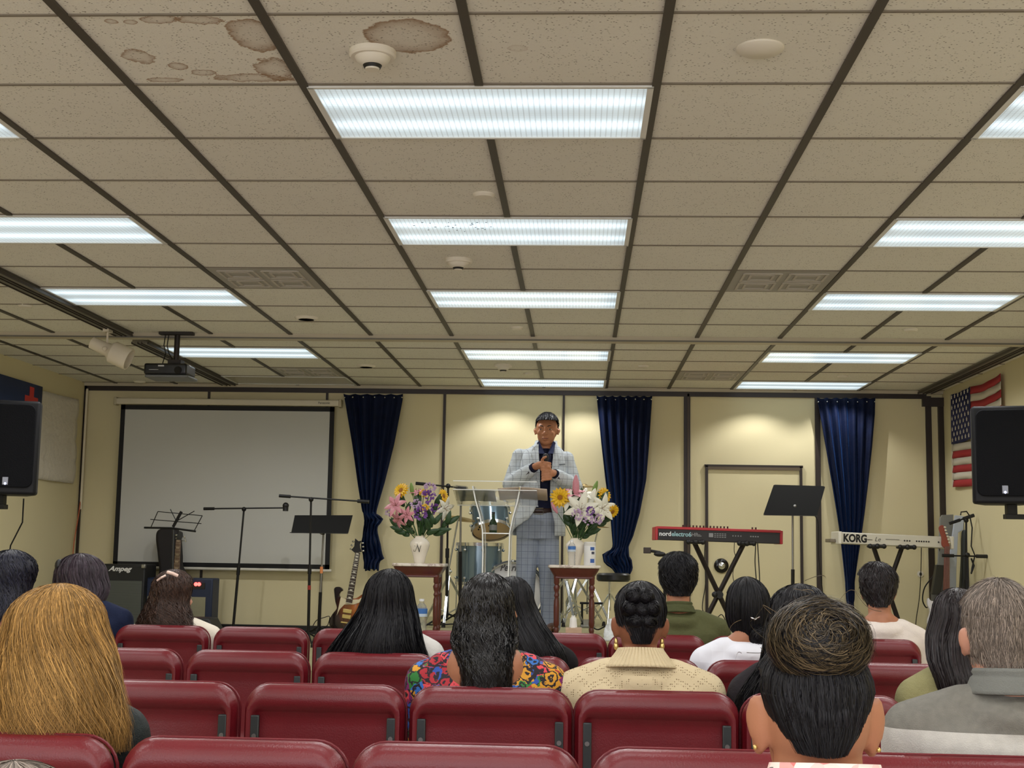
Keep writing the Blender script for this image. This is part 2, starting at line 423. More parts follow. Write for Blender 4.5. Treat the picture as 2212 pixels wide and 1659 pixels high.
# smoke detectors, cover plates, recessed cans
CREAMP = mat('cream_plastic', (226, 220, 206), .4)
def smoke():
    r = thing('smoke_detector', '', 'smoke detector')
    MB().lathe([(.0, 0), (.076, 0), (.076, -.016), (.070, -.022), (.0, -.022)][::-1], n=32).build('base', CREAMP, r)
    MB().lathe([(.0, -.062), (.022, -.062), (.024, -.056), (.024, -.048), (.036, -.046), (.052, -.034), (.058, -.022), (.0, -.022)], n=32).build('sensor_cap', CREAMP, r)
    MB().lathe([(.0, -.058), (.026, -.057), (.031, -.047), (.0, -.046)], n=24).build('smoke_slot', BLACKP, r); return r
s0 = smoke()
for k, (px, py, lb) in enumerate(((805, 128, 'cream smoke detector next to the round brown water stain'), (990, 572, 'cream smoke detector behind the second centre ceiling light'), (1087, 797, 'small cream smoke detector beyond the cross track'))):
    q = at_z(px, py-4, ZC-.02); q.z = ZC
    if k == 0: s0.location = q; tag(s0, lb, group='smoke detectors')
    else: dup(s0, q, 0, lb)
def plate(px, py, r, lb, m=CREAMP):
    q = at_z(px, py, ZC); b = MB().lathe([(0, -.018), (r*.8, -.016), (r, -.006), (r, 0), (0, 0)], n=32).build('sprinkler_cover', m); b.location = q
    tag(b, lb, 'ceiling cover plate', 'round ceiling cover plates')
for a in ((1642, 103, .075, 'large white round cover plate on the near right ceiling tile'), (1045, 419, .05, 'cream round cover plate between the first and second centre lights'), (1117, 707, .045, 'small round cover plate behind the third centre light, before the track'),
          (1141, 806, .045, 'small round cover plate beside the farthest smoke detector'), (1967, 711, .05, 'round cover plate on the right behind the third right light'), (1820, 812, .05, 'round cover plate between the two far right ceiling lights'), (1390, 790, .045, 'round cover plate right of the fourth centre light'),
          (302, 824, .06, 'pale round cover plate at the corner above the screen'), (55, 659, .05, 'round cover plate at far left outside the side track')): plate(*a)
def can(px, py, lb):
    q = at_z(px, py, ZC); r = thing('recessed_light', lb, 'recessed light', q, 'dark recessed ceiling lights')
    MB().lathe([(.055, -.016), (.072, -.014), (.085, 0), (.055, 0), (.055, -.016)], q, n=32).build('trim_ring', CREAMP, r)
    MB().lathe([(0, -.012), (.056, -.012), (.056, 0), (0, 0)], q, n=32).build('lamp_well', mat('dark_well', (30, 16, 14), .3), r)
can(662, 686, 'unlit dark recessed ceiling light in front of the cross track'); can(791, 790, 'unlit dark recessed ceiling light beyond the cross track')
# ============================================================ chairs
t = NT('red_vinyl'); t.base(t.mix(t.noise(5, 3), lin((112, 22, 32)), lin((92, 15, 25)))); t.set(rough=.36, spec=.5)
t.bump(t.math('ADD', t.noise(260, 3), t.math('MULTIPLY', t.noise(7, 2), 3.)), .35, .0016); VINYL = t.m
GUN = mat('gunmetal', (62, 66, 68), .4, .6)
def rrect(w, h, r, n=7):
    pts = []
    for cx, cz, a0 in ((w/2-r, h/2-r, 0), (-w/2+r, h/2-r, PI/2), (-w/2+r, -h/2+r, PI), (w/2-r, -h/2+r, 1.5*PI)):
        for k in range(n+1):
            a = a0 + PI/2*k/n; pts.append((cx+r*math.cos(a), cz+r*math.sin(a)))
    return pts
def pad_rings(w, h, r, prof, cz, rr):
    out = []
    for ins, y in prof:
        p = rrect(w-2*ins*(.42 if ins > .02 else 1), h-2*ins, max(.012, r-ins*rr))
        out.append([(x, y, cz+z) for x, z in p])
    return out
def make_chair():
    r = thing('padded_chair', '', 'chair')
    b = MB(); h = .42
    prof = [(.10, .035), (.06, .042), (.03, .036), (.012, .024), (.002, .010), (0, -.004), (.004, -.018), (.014, -.030), (.030, -.038), (.050, -.039), (.066, -.034), (.078, -.022), (.084, -.018), (.12, -.017)]
    b.rings(pad_rings(.484, h, .075, prof, .86-h/2, .75))
    bk = b.build('backrest', VINYL, r, angle=70)
    o = rrect(.485, h-.005, .073); MB().tube([(x, .022, .86-h/2+z) for x, z in o], .004, 6, True).build('piping', VINYL, bk)
    b = MB()
    b.rings([[(x, z+.20, .475+y) for x, z in rrect(.47-2*i, .44-2*i, .07)] for i, y in ((.06, .03), (.02, .026), (0, .008), (.004, -.014), (.03, -.02))])
    b.build('seat', VINYL, r, angle=70)
    for sx in (-1, 1):
        br = MB(); br.box((sx*.204, -.030, .60), (.026, .014, .34)); br.build('bracket', GUN, r, bevel=.003)
        MB().cyl((sx*.204, -.036, .71), (sx*.204, -.041, .71), .007).build('bolt', STEEL, r)
        MB().tube([(sx*.204, -.026, .46), (sx*.215, -.02, .40), (sx*.225, -.03, .02), (sx*.225, -.03, 0)], .012).build('leg', GUN, r)
        MB().tube([(sx*.204, -.02, .43), (sx*.215, .32, .43), (sx*.22, .38, .40), (sx*.225, .40, 0)], .012).build('leg', GUN, r)
    MB().tube([(-.215, .02, .42), (.215, .02, .42)], .010).build('crossbar', GUN, r)
    return r
chair0 = make_chair(); used = [False]
ROWS = [(2.86, [(-2, 1600), (501, 1612), (1004, 1618), (1532, 1628), (2055, 1634)], 'nearest row'),
        (4.03, [(-18, 1476), (339, 1482), (700, 1487), (1060, 1490), (1419, 1493), (1783, 1495)], 'second row'),
        (5.25, [(-20, 1408), (257, 1413), (532, 1417), (808, 1420), (1096, 1426), (1380, 1428), (1665, 1430), (1940, 1437)], 'third row'),
        (6.77, [(-80, 1358), (135, 1362), (347, 1365), (561, 1370), (777, 1374), (992, 1377), (1206, 1382), (1420, 1387), (1640, 1391), (1885, 1397)], 'farthest row')]
ORD = ['first', 'second', 'third', 'fourth', 'fifth', 'sixth', 'seventh', 'eighth', 'ninth', 'tenth']
for Yr, cs, nm in ROWS:
    for k, (px, py) in enumerate(cs):
        p = at(px, py, Yr); lb = 'dark red padded chair, %s from left in the %s of chairs' % (ORD[k], nm)
        z = p.z-.86; rz = random.uniform(-.006, .006)
        if not used[0]: chair0.location = (p.x, Yr+.03, z*0); chair0.rotation_euler[2] = rz; tag(chair0, lb, group='rows of dark red chairs'); used[0] = True
        else: dup(chair0, (p.x, Yr+.03, z*0), rz, lb, 'rows of dark red chairs')
# ============================================================ wall pieces
def box_px(b, x0, y0, x1, y1, Y, th):      # upright box whose front face spans a pixel rectangle at depth Y
    a, c = at((x0+x1)/2, y0, Y), at((x0+x1)/2, y1, Y); w = at(x1, (y0+y1)/2, Y).x-at(x0, (y0+y1)/2, Y).x
    b.box(((a.x+c.x)/2, Y+th/2, (a.z+c.z)/2), (w, th, a.z-c.z)); return (a.x+c.x)/2, (a.z+c.z)/2, w, a.z-c.z
# projection screen
YS = 12.95
r = thing('projection_screen', 'pulled-down grey projection screen with black border on the back wall', 'projection screen', (at(480, 1230, YS).x, YS, at(480, 1230, YS).z))
tl, br = at(262, 874, YS), at(707, 1230, YS); xl, xr, zt, zb = tl.x+.0, br.x+.02, tl.z, br.z
MB().box(((xl+xr)/2, YS, (zt+zb)/2), (xr-xl-.08, .004, zt-zb-.08)).build('screen_surface', mat('screen_grey', (196, 196, 190), .8, var=.02, vs=2), r, smooth=False)
b = MB()
for x in (xl+.022, xr-.022): b.box((x, YS-.001, (zt+zb)/2), (.045, .006, zt-zb))
for z in (zt-.025, zb+.022): b.box(((xl+xr)/2, YS-.001, z), (xr-xl, .006, .045))
b.build('border', mat('screen_black', (14, 14, 18), .7), r, smooth=False)
cs = MB().box(((xl+xr)/2, YS+.01, zt+.035), (xr-xl+.10, .07, .062)).build('casing', mat('casing_white', (214, 206, 184), .45), r, smooth=False, bevel=.012)
b = MB()
for x in (xl-.055, xr+.055): b.box((x, YS+.01, zt+.035), (.03, .08, .08))
b.build('end_cap', mat('casing_cap', (188, 178, 150), .45), cs, bevel=.008)
text('Panasonic', .03, BLACK, face_cam((xr-.10, YS-.027, zt+.035)), r, 'maker_name')
MB().cyl((xl-.03, YS, zb-.012), (xr+.02, YS, zb-.012), .014).build('bottom_bar', mat('bar_white', (220, 216, 204), .4), r)
# curtains
t = NT('blue_velvet'); t.base(t.mix(t.noise(14, 4), lin((4, 9, 28)), lin((11, 24, 58)))); t.set(rough=.75, spec=.2)
t.b.inputs['Sheen Weight'].default_value = .45; t.b.inputs['Sheen Tint'].default_value = (*lin((60, 110, 190)), 1); t.b.inputs['Sheen Roughness'].default_value = .35
t.bump(t.noise(60, 4), .5, .006); VELVET = t.m
def curtain(rows, Y, lb, folds, gather=0, seed=0, knot=None):
    rr = random.Random(seed); n = 90; ys = [v[0] for v in rows]; out = []
    ph = [rr.uniform(-.5, .5) for _ in range(folds+1)]
    m = 64
    for i in range(m):
        y = ys[0]+(ys[-1]-ys[0])*i/(m-1)
        xl = np.interp(y, ys, [v[1] for v in rows]); xr = np.interp(y, ys, [v[2] for v in rows])
        a, c = at(xl, y, Y), at(xr, y, Y); row = []; w = c.x-a.x
        am = min(.055, .028+.25*(.48-w)*.25)
        dr = 1.0 if i > 0 else .5
        for k in range(n):
            u = k/(n-1)
            f = math.sin(2*PI*folds*u + ph[int(u*folds)]*math.sin(PI*((u*folds) % 1))*1.5 + .5*math.sin(i*.11))
            bl = 0
            if knot and y > knot: bl = .06*math.sin(PI*u)*(.6+.4*math.sin((y-knot)*.12)) + .02*math.sin(u*11+y*.14)
            dz = .012*abs(math.sin(PI*folds*u)) if i == 0 else 0
            row.append((a.x+w*u, Y-.05+am*f*dr*(.35+.65*math.sin(PI*min(1, .15+u*.7+.15)))-bl, a.z+(c.z-a.z)*u-dz+(.010*math.sin(u*23+y*.2) if knot and y > knot else 0)))
        out.append(row)
    r = thing('velvet_curtain', lb, 'curtain', (out[0][45][0], Y-.04, out[0][45][2]), 'blue velvet curtains on the back wall')
    MB().grid(out).build('drape', VELVET, r, solid=.006, angle=180)
    b = MB()
    for u in (1, 14, 30, 47, 62, 76, 88):
        p = out[1][u]; b.ell((p[0], p[1]-.012, p[2]-.01), .008, 8, 6); b.cyl((p[0], p[1]-.01, p[2]-.01), (p[0], YB, p[2]-.01), .003, n=6)
    b.build('pin', CHROME, r); return r
curtain([(852, 744, 872), (866, 747, 871), (963, 763, 852), (1044, 775, 832), (1103, 785, 815), (1110, 787, 814), (1123, 790, 829), (1135, 790, 818), (1150, 786, 817), (1180, 783, 824), (1207, 786, 831), (1215, 789, 820), (1231, 788, 820)], 12.98, 'dark blue velvet curtain knotted below, right beside the projection screen', 5, knot=1106, seed=1)
c2 = curtain([(856, 1289, 1408), (965, 1300, 1401), (1037, 1308, 1395), (1109, 1318, 1381), (1158, 1322, 1367), (1180, 1324, 1357), (1186, 1320, 1357), (1199, 1301, 1358), (1212, 1304, 1364), (1225, 1318, 1366), (1243, 1332, 1360)], 12.98, 'dark blue velvet curtain hanging behind the right-hand flowers', 7, knot=1186, seed=2)
curtain([(860, 1763, 1888), (896, 1770, 1887), (969, 1783, 1881), (1041, 1795, 1873), (1113, 1806, 1864), (1162, 1813, 1857), (1200, 1818, 1851), (1256, 1825, 1843), (1293, 1827, 1843), (1300, 1829, 1841), (1316, 1826, 1842)], 12.98, 'brighter blue velvet curtain hanging behind the silver keyboard', 6, seed=3)
# flags
FR = mat('flag_red', (170, 34, 42), .7, bump=.3, bs=40); FW = mat('flag_white', (214, 206, 188), .7, bump=.4, bs=14, bd=.01); FB = mat('flag_blue', (30, 36, 88), .7)
xw = XR-.02; a = at_x(2057, 853, xw); e = at_x(2166, 850, xw); lo = at_x(2062, 1052, xw)
y0, y1, z1, z0 = a.y, e.y, a.z, lo.z
r = thing('american_flag', 'red, white and blue striped flag with white stars on the right wall', 'flag', (xw, (y0+y1)/2, z0))
def wall_cloth(x, ya, yb, za, zb, sag, nx=24, nz=6, sgn=-1, ph=0, wrinkle=.006):
    rows = []
    for i in range(nz+1):
        v = i/nz; row = []
        for k in range(nx+1):
            u = k/nx; row.append((x+sgn*(wrinkle*(1+math.sin(u*13+ph+v*2))+.004), ya+(yb-ya)*u, za+(zb-za)*v-sag*math.sin(u*PI*1.1)*1.0))
        rows.append(row)
    return rows
H = z1-z0; yc = y0+(y1-y0)*.42
red, wht = MB(), MB()
for s in range(13):
    za, zb = z1-H*s/13, z1-H*(s+1)/13
    (red if s % 2 == 0 else wht).grid(wall_cloth(xw-.001, yc if s < 7 else y0, y1, za, zb, .02, nz=1, ph=0 if s < 7 else -1))
red.build('red_stripe', FR, r, solid=.002); wht.build('white_stripe', FW, r, solid=.002)
MB().grid(wall_cloth(xw-.003, y0, yc, z1, z1-H*7/13, .008, nz=3)).build('blue_canton', FB, r, solid=.002)
b = MB()
for i in range(9):
    for k in range(6 if i % 2 == 0 else 5):
        cy_ = y0+(yc-y0)*((k+.5)/6 if i % 2 == 0 else (k+1)/6); cz_ = z1-H*7/13*(i+.6)/9.3; R = .021
        pts = [(cy_+(R if q % 2 == 0 else R*.42)*math.sin(q*PI/5)*1.0, cz_+(R if q % 2 == 0 else R*.42)*math.cos(q*PI/5)) for q in range(10)]
        b.add([(xw-.024, p[0], p[1]) for p in pts]+[(xw-.020, p[0], p[1]) for p in pts], [tuple(range(10)), tuple(range(19, 9, -1))]+[(q, (q+1) % 10, 10+(q+1) % 10, 10+q) for q in range(10)])
b.build('star', FW, r, smooth=False)
MB().box((xw-.005, y0+.02, (z1+z0)/2), (.01, .05, H)).build('hoist_tape', mat('tape_white', (205, 196, 176), .7), r)
xw = XL+.015
p1, p2, p3, p4, p5 = at_x(-40, 800, xw), at_x(86, 838, xw), at_x(168, 858, xw), at_x(165, 1046, xw), at_x(84, 938, xw)
r = thing('church_flag', 'creased white flag with blue corner and red cross on the left wall', 'flag', (xw, p2.y, p4.z))
rows = []
for i in range(17):
    v = i/16; row = []
    for k in range(31):
        u = k/30; Y_ = p1.y+(p3.y-p1.y)*u
        cre = .012*abs(math.sin(v*PI*4))**.3 + .006*math.sin(u*9+v*7)*v+.004*math.sin(u*21-v*9)
        zt_ = p2.z-.02*math.sin(u*PI*1.0)
        row.append((xw+.006+cre, Y_, zt_+(p4.z-zt_)*v))
    rows.append(row)
MB().grid(rows).build('white_field', mat('satin_white', (214, 206, 190), .38, bump=.8, bs=16, bd=.02, sheen=.3), r, solid=.002, angle=180)
MB().grid([[(xw+.026, p1.y+(p2.y-p1.y)*k/10, z) for k in range(11)] for z in (p2.z+.01, p5.z)]).build('blue_canton', mat('flag_blue2', (22, 48, 98), .6), r, solid=.002)
ca, cb2 = at_x(47, 856, xw).y, at_x(75, 866, xw).y; cm = (ca+cb2)/2; zt_ = at_x(61, 838, xw).z
MB().box((xw+.029, cm, zt_-.20), (.002, (cb2-ca)*.33, .42)).box((xw+.0295, cm, at_x(61, 862, xw).z-.02), (.002, (cb2-ca), .085)).build('red_cross', mat('cross_red', (200, 52, 48), .6), r, smooth=False)
# wall speakers
GRL = NT('speaker_grille'); GRL.base(lin((15, 16, 20))); GRL.set(rough=.7, spec=.12)
vv = GRL.n('ShaderNodeTexVoronoi'); vv.inputs['Scale'].default_value = 170; GRL.l(GRL.pos(), vv.inputs['Vector']); GRL.bump(vv.outputs['Distance'], .5, .002); GRL = GRL.m
def speaker(c, rz, lb, wallx, sgn):
    w, h, d = .37, .60, .34
    r = thing('wall_speaker', lb, 'loudspeaker', c, 'black loudspeakers on wall brackets'); T = Matrix.Translation(c) @ rotm(0, 0, rz)
    b = MB(); o = [(-w/2, -.0), (w/2, 0), (w/2, .12), (w/2*.62, d), (-w/2*.62, d), (-w/2, .12)]
    b.prism(o, 0, h, T); b.build('cabinet', mat('speaker_black', (16, 17, 21), .55, spec=.3, bump=.3, bs=200), r, bevel=.018, seg=3)
    b = MB(); b.prism(rrect(w-.05, h-.07, .045), 0, .012, T @ Matrix.Translation((0, -.004, h/2+.01)) @ rotm(PI/2, 0, 0)); b.build('grille', GRL, r, bevel=.005)
    MB().box((0, -.018, .085), (.036, .006, .05), M=T).build('badge', mat('badge_silver', (120, 122, 128), .35, .7), r, bevel=.002)
    m = NT('blue_led_'+lb[:5]); m.base((.2, .2, .6)); m.b.inputs['Emission Color'].default_value = (.55, .62, 1, 1); m.b.inputs['Emission Strength'].default_value = 3
    MB().ell(T @ Vector((0, -.021, .068)), (.008, .003, .008), 10, 6).build('power_light', m.m, r)
    b = MB(); q = T @ Vector((.04*sgn, .14, 0))
    b.box((q.x, q.y, q.z-.035), (.06, .06, .07)); b.box((q.x+.05*sgn, q.y, q.z-.075), (.18, .07, .03))
    b.tube([(q.x+.1*sgn, q.y, q.z-.075), (wallx-.02*sgn, q.y+.1, q.z-.075)], .018); b.box((wallx-.012*sgn, q.y+.1, q.z-.075), (.02, .12, .2))
    b.build('wall_bracket', BLACK, r, bevel=.003); return r
speaker(at(2172, 1088, 8.3), -.24, 'black loudspeaker mounted in front of the striped flag, right edge', XR, 1)
speaker(at(10, 1068, 8.3), .30, 'black loudspeaker mounted at the left edge of the photo', XL, -1)
c = MB(); q = at(10, 1075, 8.3); c.tube([q+Vector((.06, .15, 0)), q+Vector((.04, .2, -.15)), q+Vector((-.05, .25, -.3)), q+Vector((-.1, .3, -.6))], .005)
tag(c.build('speaker_cable', BLACK), 'thin black cable hanging below the left loudspeaker', 'cable')
# orange cord in the corner
pts = [at_x(187+(-4)*0, 940, XL+.02)]
pts = [Vector((XL+.03, at_x(px, py, XL+.03).y, at_x(px, py, XL+.03).z)) for px, py in ((193, 845), (190, 920), (187, 965), (183, 1000), (176, 1070), (170, 1110), (165, 1140), (160, 1170), (156, 1215), (150, 1300))]
pts = [Vector((p.x, min(p.y, YB-.03), p.z)) for p in pts]
tag(MB().tube(pts, .006).build('orange_cord', mat('cord_orange', (176, 92, 50), .5)), 'thin orange cord running down the left corner of the room', 'cord')
# projector and track spotlight
q = at(358, 800, 9.75); r = thing('ceiling_projector', 'black video projector hanging from the ceiling near the cross track', 'projector', (q.x, q.y, q.z))
b = MB().box((q.x, q.y+.10, q.z+.01), (.325, .24, .085)); bd = b.build('body', mat('projector_black', (24, 25, 28), .3), r, bevel=.016, seg=3)
b = MB(); b.box((q.x-.03, q.y-.022, q.z+.032), (.045, .004, .010)); b.box((q.x-.085, q.y-.022, q.z+.003), (.07, .004, .003)); b.build('indicator', mat('label_white', (200, 200, 200), .4), bd)
MB().cyl((q.x+.10, q.y-.028, q.z), (q.x+.10, q.y, q.z), .028, n=24).build('lens_ring', mat('dark_gloss', (12, 12, 14), .1), bd)
MB().box((q.x+.012, q.y+.11, q.z-.045), (.33, .26, .022)).build('tray', mat('projector_grey', (100, 102, 100), .4), r, bevel=.008)
b = MB(); b.tube([(q.x+.045, q.y+.1, q.z+.05), (q.x+.045, q.y+.1, ZC-.012)], .022); b.box((q.x+.045, q.y+.1, q.z+.07), (.10, .10, .04)); b.box((q.x+.045, q.y+.1, ZC-.012), (.26, .10, .02)); b.build('ceiling_mount', mat('mount_brown', (42, 36, 34), .5, .3), r, bevel=.003)
b = MB()
for dx in (-.045, -.02): b.tube([(q.x+dx, q.y+.1, ZC), (q.x+dx-.01, q.y+.1, ZC-.1), (q.x+dx+.01, q.y+.09, q.z+.14), (q.x+dx+(.07 if dx > -.03 else -.01), q.y+.08, q.z+.05)], .004, 6)
b.build('cable', BLACK, r)
q = at_z(233, 712, ZC-.03); r = thing('track_spotlight', 'cream track spotlight on the left folding-wall track', 'spotlight', (q.x, q.y, ZC-.028)); q.z = ZC-.028
SPC = mat('spot_cream', (222, 212, 192), .4)
b = MB(); b.box((q.x, q.y, q.z-.012), (.045, .09, .024)); b.cyl((q.x, q.y, q.z-.02), (q.x-.0, q.y, q.z-.15), .008); b.build('stem', SPC, r, bevel=.002)
p0 = Vector((q.x-.115, q.y, q.z-.10)); p1_ = Vector((q.x+.165, q.y+.02, q.z-.22)); T, L = frame_to(p0, p1_)
MB().lathe([(0, 0), (.045, 0), (.048, .11), (.052, .14), (.082, .17), (.084, L), (.074, L), (.070, .19), (0, .18)], n=32, M=T).build('lamp_head', SPC, r)
MB().ell((q.x, q.y-.05, q.z-.15), .018, 12, 8).build('pivot_knob', SPC, r)
# black dome and wall sockets
q = at(1558, 1222, YB-.02)
r = thing('round_doorbell_dome', 'round black wall fitting with a shiny centre behind the red keyboard stand', 'wall fitting', q)
MB().lathe([(0, 0), (.068, 0), (.070, .012), (.058, .03), (.045, .034), (.0, .034)], q, n=32, M=rotm(PI/2)).build('black_ring', mat('gloss_black', (16, 12, 12), .15), r)
MB().ell((q.x, q.y-.030, q.z), (.036, .026, .036), 24, 14).build('shiny_centre', CHROME, r)
for px, py, lb in ((1988, 1240, 'round cream wall socket with a black cable at the right'),):
    q = at(px, py, YB); r = thing('wall_socket', lb, 'wall socket', q)
    MB().lathe([(0, 0), (.03, 0), (.03, .008), (0, .01)], q, n=24, M=rotm(PI/2)).build('cover', CREAMP, r)
    MB().ell((q.x, q.y-.012, q.z), (.012, .012, .016), 10, 8).build('plug', BLACKP, r)
# ============================================================ stage furniture
def stand_at(px, py, Y): v = at(px, py, Y); return v
def tripod(b, c, z0, z1, R, a0=.3, n=3, r=.008):
    for k in range(n):
        a = a0+2*PI*k/n; b.tube([(c.x, c.y, z1), (c.x+R*math.cos(a), c.y+R*math.sin(a), z0+.012)], r)
def mic_stand(lb, base_px, top_px, boom, Y, zf, holder=None, R=.28, a0=.3, band=None, name='microphone_stand', m=BLACK):
    tp = at(*top_px, Y); bs = at_z(base_px[0], base_px[1], 0) ; bs = at(base_px[0], base_px[1], Y); bs.z = zf
    r = thing(name, lb, 'microphone stand', bs)
    d = (tp-bs); mid = bs+d*.52
    MB().tube([bs+d*.06, mid], .013).build('lower_pole', m, r)
    MB().tube([mid, tp], .009).cyl(mid-d.normalized()*.04, mid+d.normalized()*.04, .017).build('upper_pole', m, r)
    for k in range(3):
        a = a0+2*PI*k/3; p = Vector((bs.x+R*math.cos(a), bs.y+R*math.sin(a), zf+.012)); q = Vector((bs.x, bs.y, zf+.11))
        lg = MB().tube([q, p], .008).build('leg', m, r); MB().cyl(p+Vector((0,0,-.012)), p+Vector((0,0,.01)), .014).build('rubber_foot', BLACKP, lg)
    p0, p1 = at(*boom[0], Y), at(*boom[1], Y)
    bm = MB().tube([p0, p1], .007).cyl(p0, p0+(p1-p0).normalized()*.10, .014).ell(tp, .022, 12, 8).build('boom', m, r)
    if holder == 'clip': MB().cyl(p1+Vector((0, 0, -.03)), p1+Vector((0, 0, .035)), .026).ell(p1+Vector((0, 0, .02)), .03, 12, 8).build('microphone_clip', BLACKP, bm)
    elif holder == 'end': MB().cyl(p1-(p1-p0).normalized()*.10, p1, .016).build('microphone_clip', BLACKP, bm)
    if band: MB().cyl(bs+d*band, bs+d*(band+.03), .0145).build('tape_band', mat('tape_red', (150, 40, 34), .5), r)
    return r
mic_stand('tall black microphone stand in front of the grey screen, boom level', (503, 1345), (527, 1100), ((440, 1099), (617, 1097)), 12.3, ZL, 'clip', R=.34, a0=.1)
mic_stand('black microphone stand with tilted boom beside the wide music stand', (666, 1375), (672, 1079), ((603, 1071), (797, 1084)), 11.5, ZL, 'end', R=.2, a0=.9, band=.38)
mic_stand('black microphone stand just behind the left flower vase and lectern', (964, 1365), (968, 1050), ((898, 1044), (1010, 1055)), 11.4, ZS, 'end', a0=2)
# music stands
def desk(b, pts, Y, lean=.12, th=.004):
    zs = [at(*p, Y).z for p in pts]; z0, z1 = min(zs), max(zs)
    v = []
    for p in pts:
        q = at(*p, Y); q.y = Y-lean*(1-(q.z-z0)/(z1-z0)); v.append(q)
    n = len(v); b.add([tuple(q) for q in v]+[(q.x, q.y+th, q.z) for q in v], [tuple(range(n)), tuple(range(2*n-1, n-1, -1))]+[(i, n+i, n+(i+1) % n, (i+1) % n) for i in range(n)])
    return v
def music_stand(lb, pts, pole_top, pole_bot, Y, zf, split=None, upper=STEEL):
    tp, bs = at(*pole_top, Y), at(*pole_bot, Y); bs.z = zf
    r = thing('music_stand', lb, 'music stand', bs)
    b = MB(); v = desk(b, pts, Y-.02); dk = b.build('desk', mat('desk_black', (14, 14, 13), .65, spec=.2), r, smooth=False)
    zl = min(q.z for q in v); lo = [q for q in v if q.z < zl+.03]
    xs = [q.x for q in lo]; MB().box(((min(xs)+max(xs))/2, Y-.02-.12-.03, zl+.004), (max(xs)-min(xs), .06, .006)).build('ledge', BLACK, dk, smooth=False)
    m = bs+(tp-bs)*(split or .5)
    MB().tube([m, tp+Vector((0, .02, 0))], .009).build('upper_pole', upper, r)
    MB().tube([bs+Vector((0, 0, .05)), m], .015).build('lower_pole', BLACK, r)
    b = MB().box((tp.x, Y-.01, tp.z+.02), (.03, .05, .10)); b.build('hinge', BLACK, r, bevel=.004)
    MB().ell((tp.x, Y-.09, tp.z-.01), .018, 12, 8).build('tilt_knob', STEEL, r)
    for k in range(3):
        a = .5+2*PI*k/3; MB().tube([(bs.x, bs.y, zf+.14), (bs.x+.24*math.cos(a), bs.y+.24*math.sin(a), zf+.012)], .008).build('leg', BLACK, r)
    return r
ms = music_stand('wide flat black music stand left of the guitar', [(637, 1113), (762, 1113), (757, 1152), (635, 1152)], (698, 1148), (688, 1372), 11.95, ZL, .45)
bs, tp = at(688, 1372, 11.95), at(698, 1148, 11.95); bs.z = ZL
MB().cyl(bs+(tp-bs)*.62, bs+(tp-bs)*.68, .014).build('tape_band', mat('tape_orange', (222, 140, 84), .6), ms)
music_stand('slanted black music stand on a chrome pole between the two keyboards', [(1671, 1048), (1674, 1047), (1779, 1050), (1782, 1052), (1760, 1114), (1756, 1116), (1645, 1112)], (1713, 1092), (1712, 1330), 11.3, ZS, .5)
music_stand('black music stand seen through the clear lectern', [(983, 1059), (1073, 1060), (1066, 1083), (990, 1083)], (995, 1082), (994, 1345), 11.2, ZS, .6)
r = thing('wire_music_stand', 'folding black wire music stand before the left side of the screen', 'music stand', (at(373, 1300, 12.1).x, 12.1, ZL))
Yw = 12.1; W = lambda x, y, dy=0: at(x, y, Yw)+Vector((0, dy, 0))
b = MB(); b.tube([W(316, 1140, -.06), W(375, 1141, -.06), W(427, 1148, -.06)], .009)
b.build('bottom_rail', BLACK, r)
b = MB()
for a, c in (((326, 1139), (341, 1105)), ((341, 1105), (437, 1114)), ((437, 1114), (420, 1146)), ((325, 1122), (435, 1131)), ((368, 1100), (381, 1126)), ((420, 1104), (381, 1126))): b.tube([W(*a), W(*c)], .0042, 6)
b.build('wire_frame', BLACK, r); MB().tube([W(374, 1138), W(392, 1105)], .014).build('spine', BLACK, r)
p = W(373, 1300); p.z = ZL+.02; MB().tube([W(375, 1138), W(373, 1230), p], .010).build('pole', mat('dark_steel', (70, 72, 74), .3, .8), r)
for k in range(3):
    a = .5+2*PI*k/3; MB().tube([(p.x, p.y, ZL+.3), (p.x+.26*math.cos(a), p.y+.26*math.sin(a), ZL+.01)], .007).build('leg', BLACK, r)
# amplifiers, monitor, gig bag
t = NT('amp_cloth'); X, Y, Z = t.xyz(); w = t.math('ABSOLUTE', t.math('SINE', t.math('MULTIPLY', Z, 330.)))
t.base(t.mix(w, lin((62, 66, 62)), lin((92, 96, 90)))); t.set(rough=.8); AMPC = t.m
q0, q1 = at(232, 1220, 12.3), at(313, 1220, 12.3); cx = (q0.x-.12+q1.x)/2; wd = q1.x-q0.x+.12; zt = q1.z
r = thing('bass_amplifier', 'tall black bass amplifier with pinstriped grille left of the screen bottom', 'amplifier', (cx, 12.45, ZL))
MB().box((cx, 12.48, (zt+ZL)/2), (wd, .34, zt-ZL)).build('cabinet', mat('tolex_black', (22, 23, 24), .55, bump=.4, bs=300), r, bevel=.012)
MB().box((cx, 12.304, (zt-.14+ZL)/2), (wd-.04, .012, zt-ZL-.16)).build('grille', AMPC, r, smooth=False)
for sx in (-1, 1): MB().box((cx+sx*(wd/2-.014), 12.312, zt-.014), (.04, .04, .04)).build('corner_guard', mat('corner_chrome', (150, 150, 145), .3, .8), r, bevel=.008)
text('Ampeg', .062, mat('logo_white', (225, 225, 225), .4), face_cam((at(258, 1229, 12.3).x, 12.305, at(258, 1229, 12.3).z)), r, 'maker_name', shear=.4, bold=.002, sx=1.15)
q0, q1 = at(312, 1250, 12.4), at(460, 1250, 12.4); cx = (q0.x+q1.x)/2; wd = q1.x-q0.x; zt = q1.z
r = thing('guitar_amplifier', 'dark blue combo amplifier with red light and pale grille cloth', 'amplifier', (cx, 12.5, ZL))
DB = mat('amp_blue', (24, 38, 66), .5, bump=.3, bs=300)
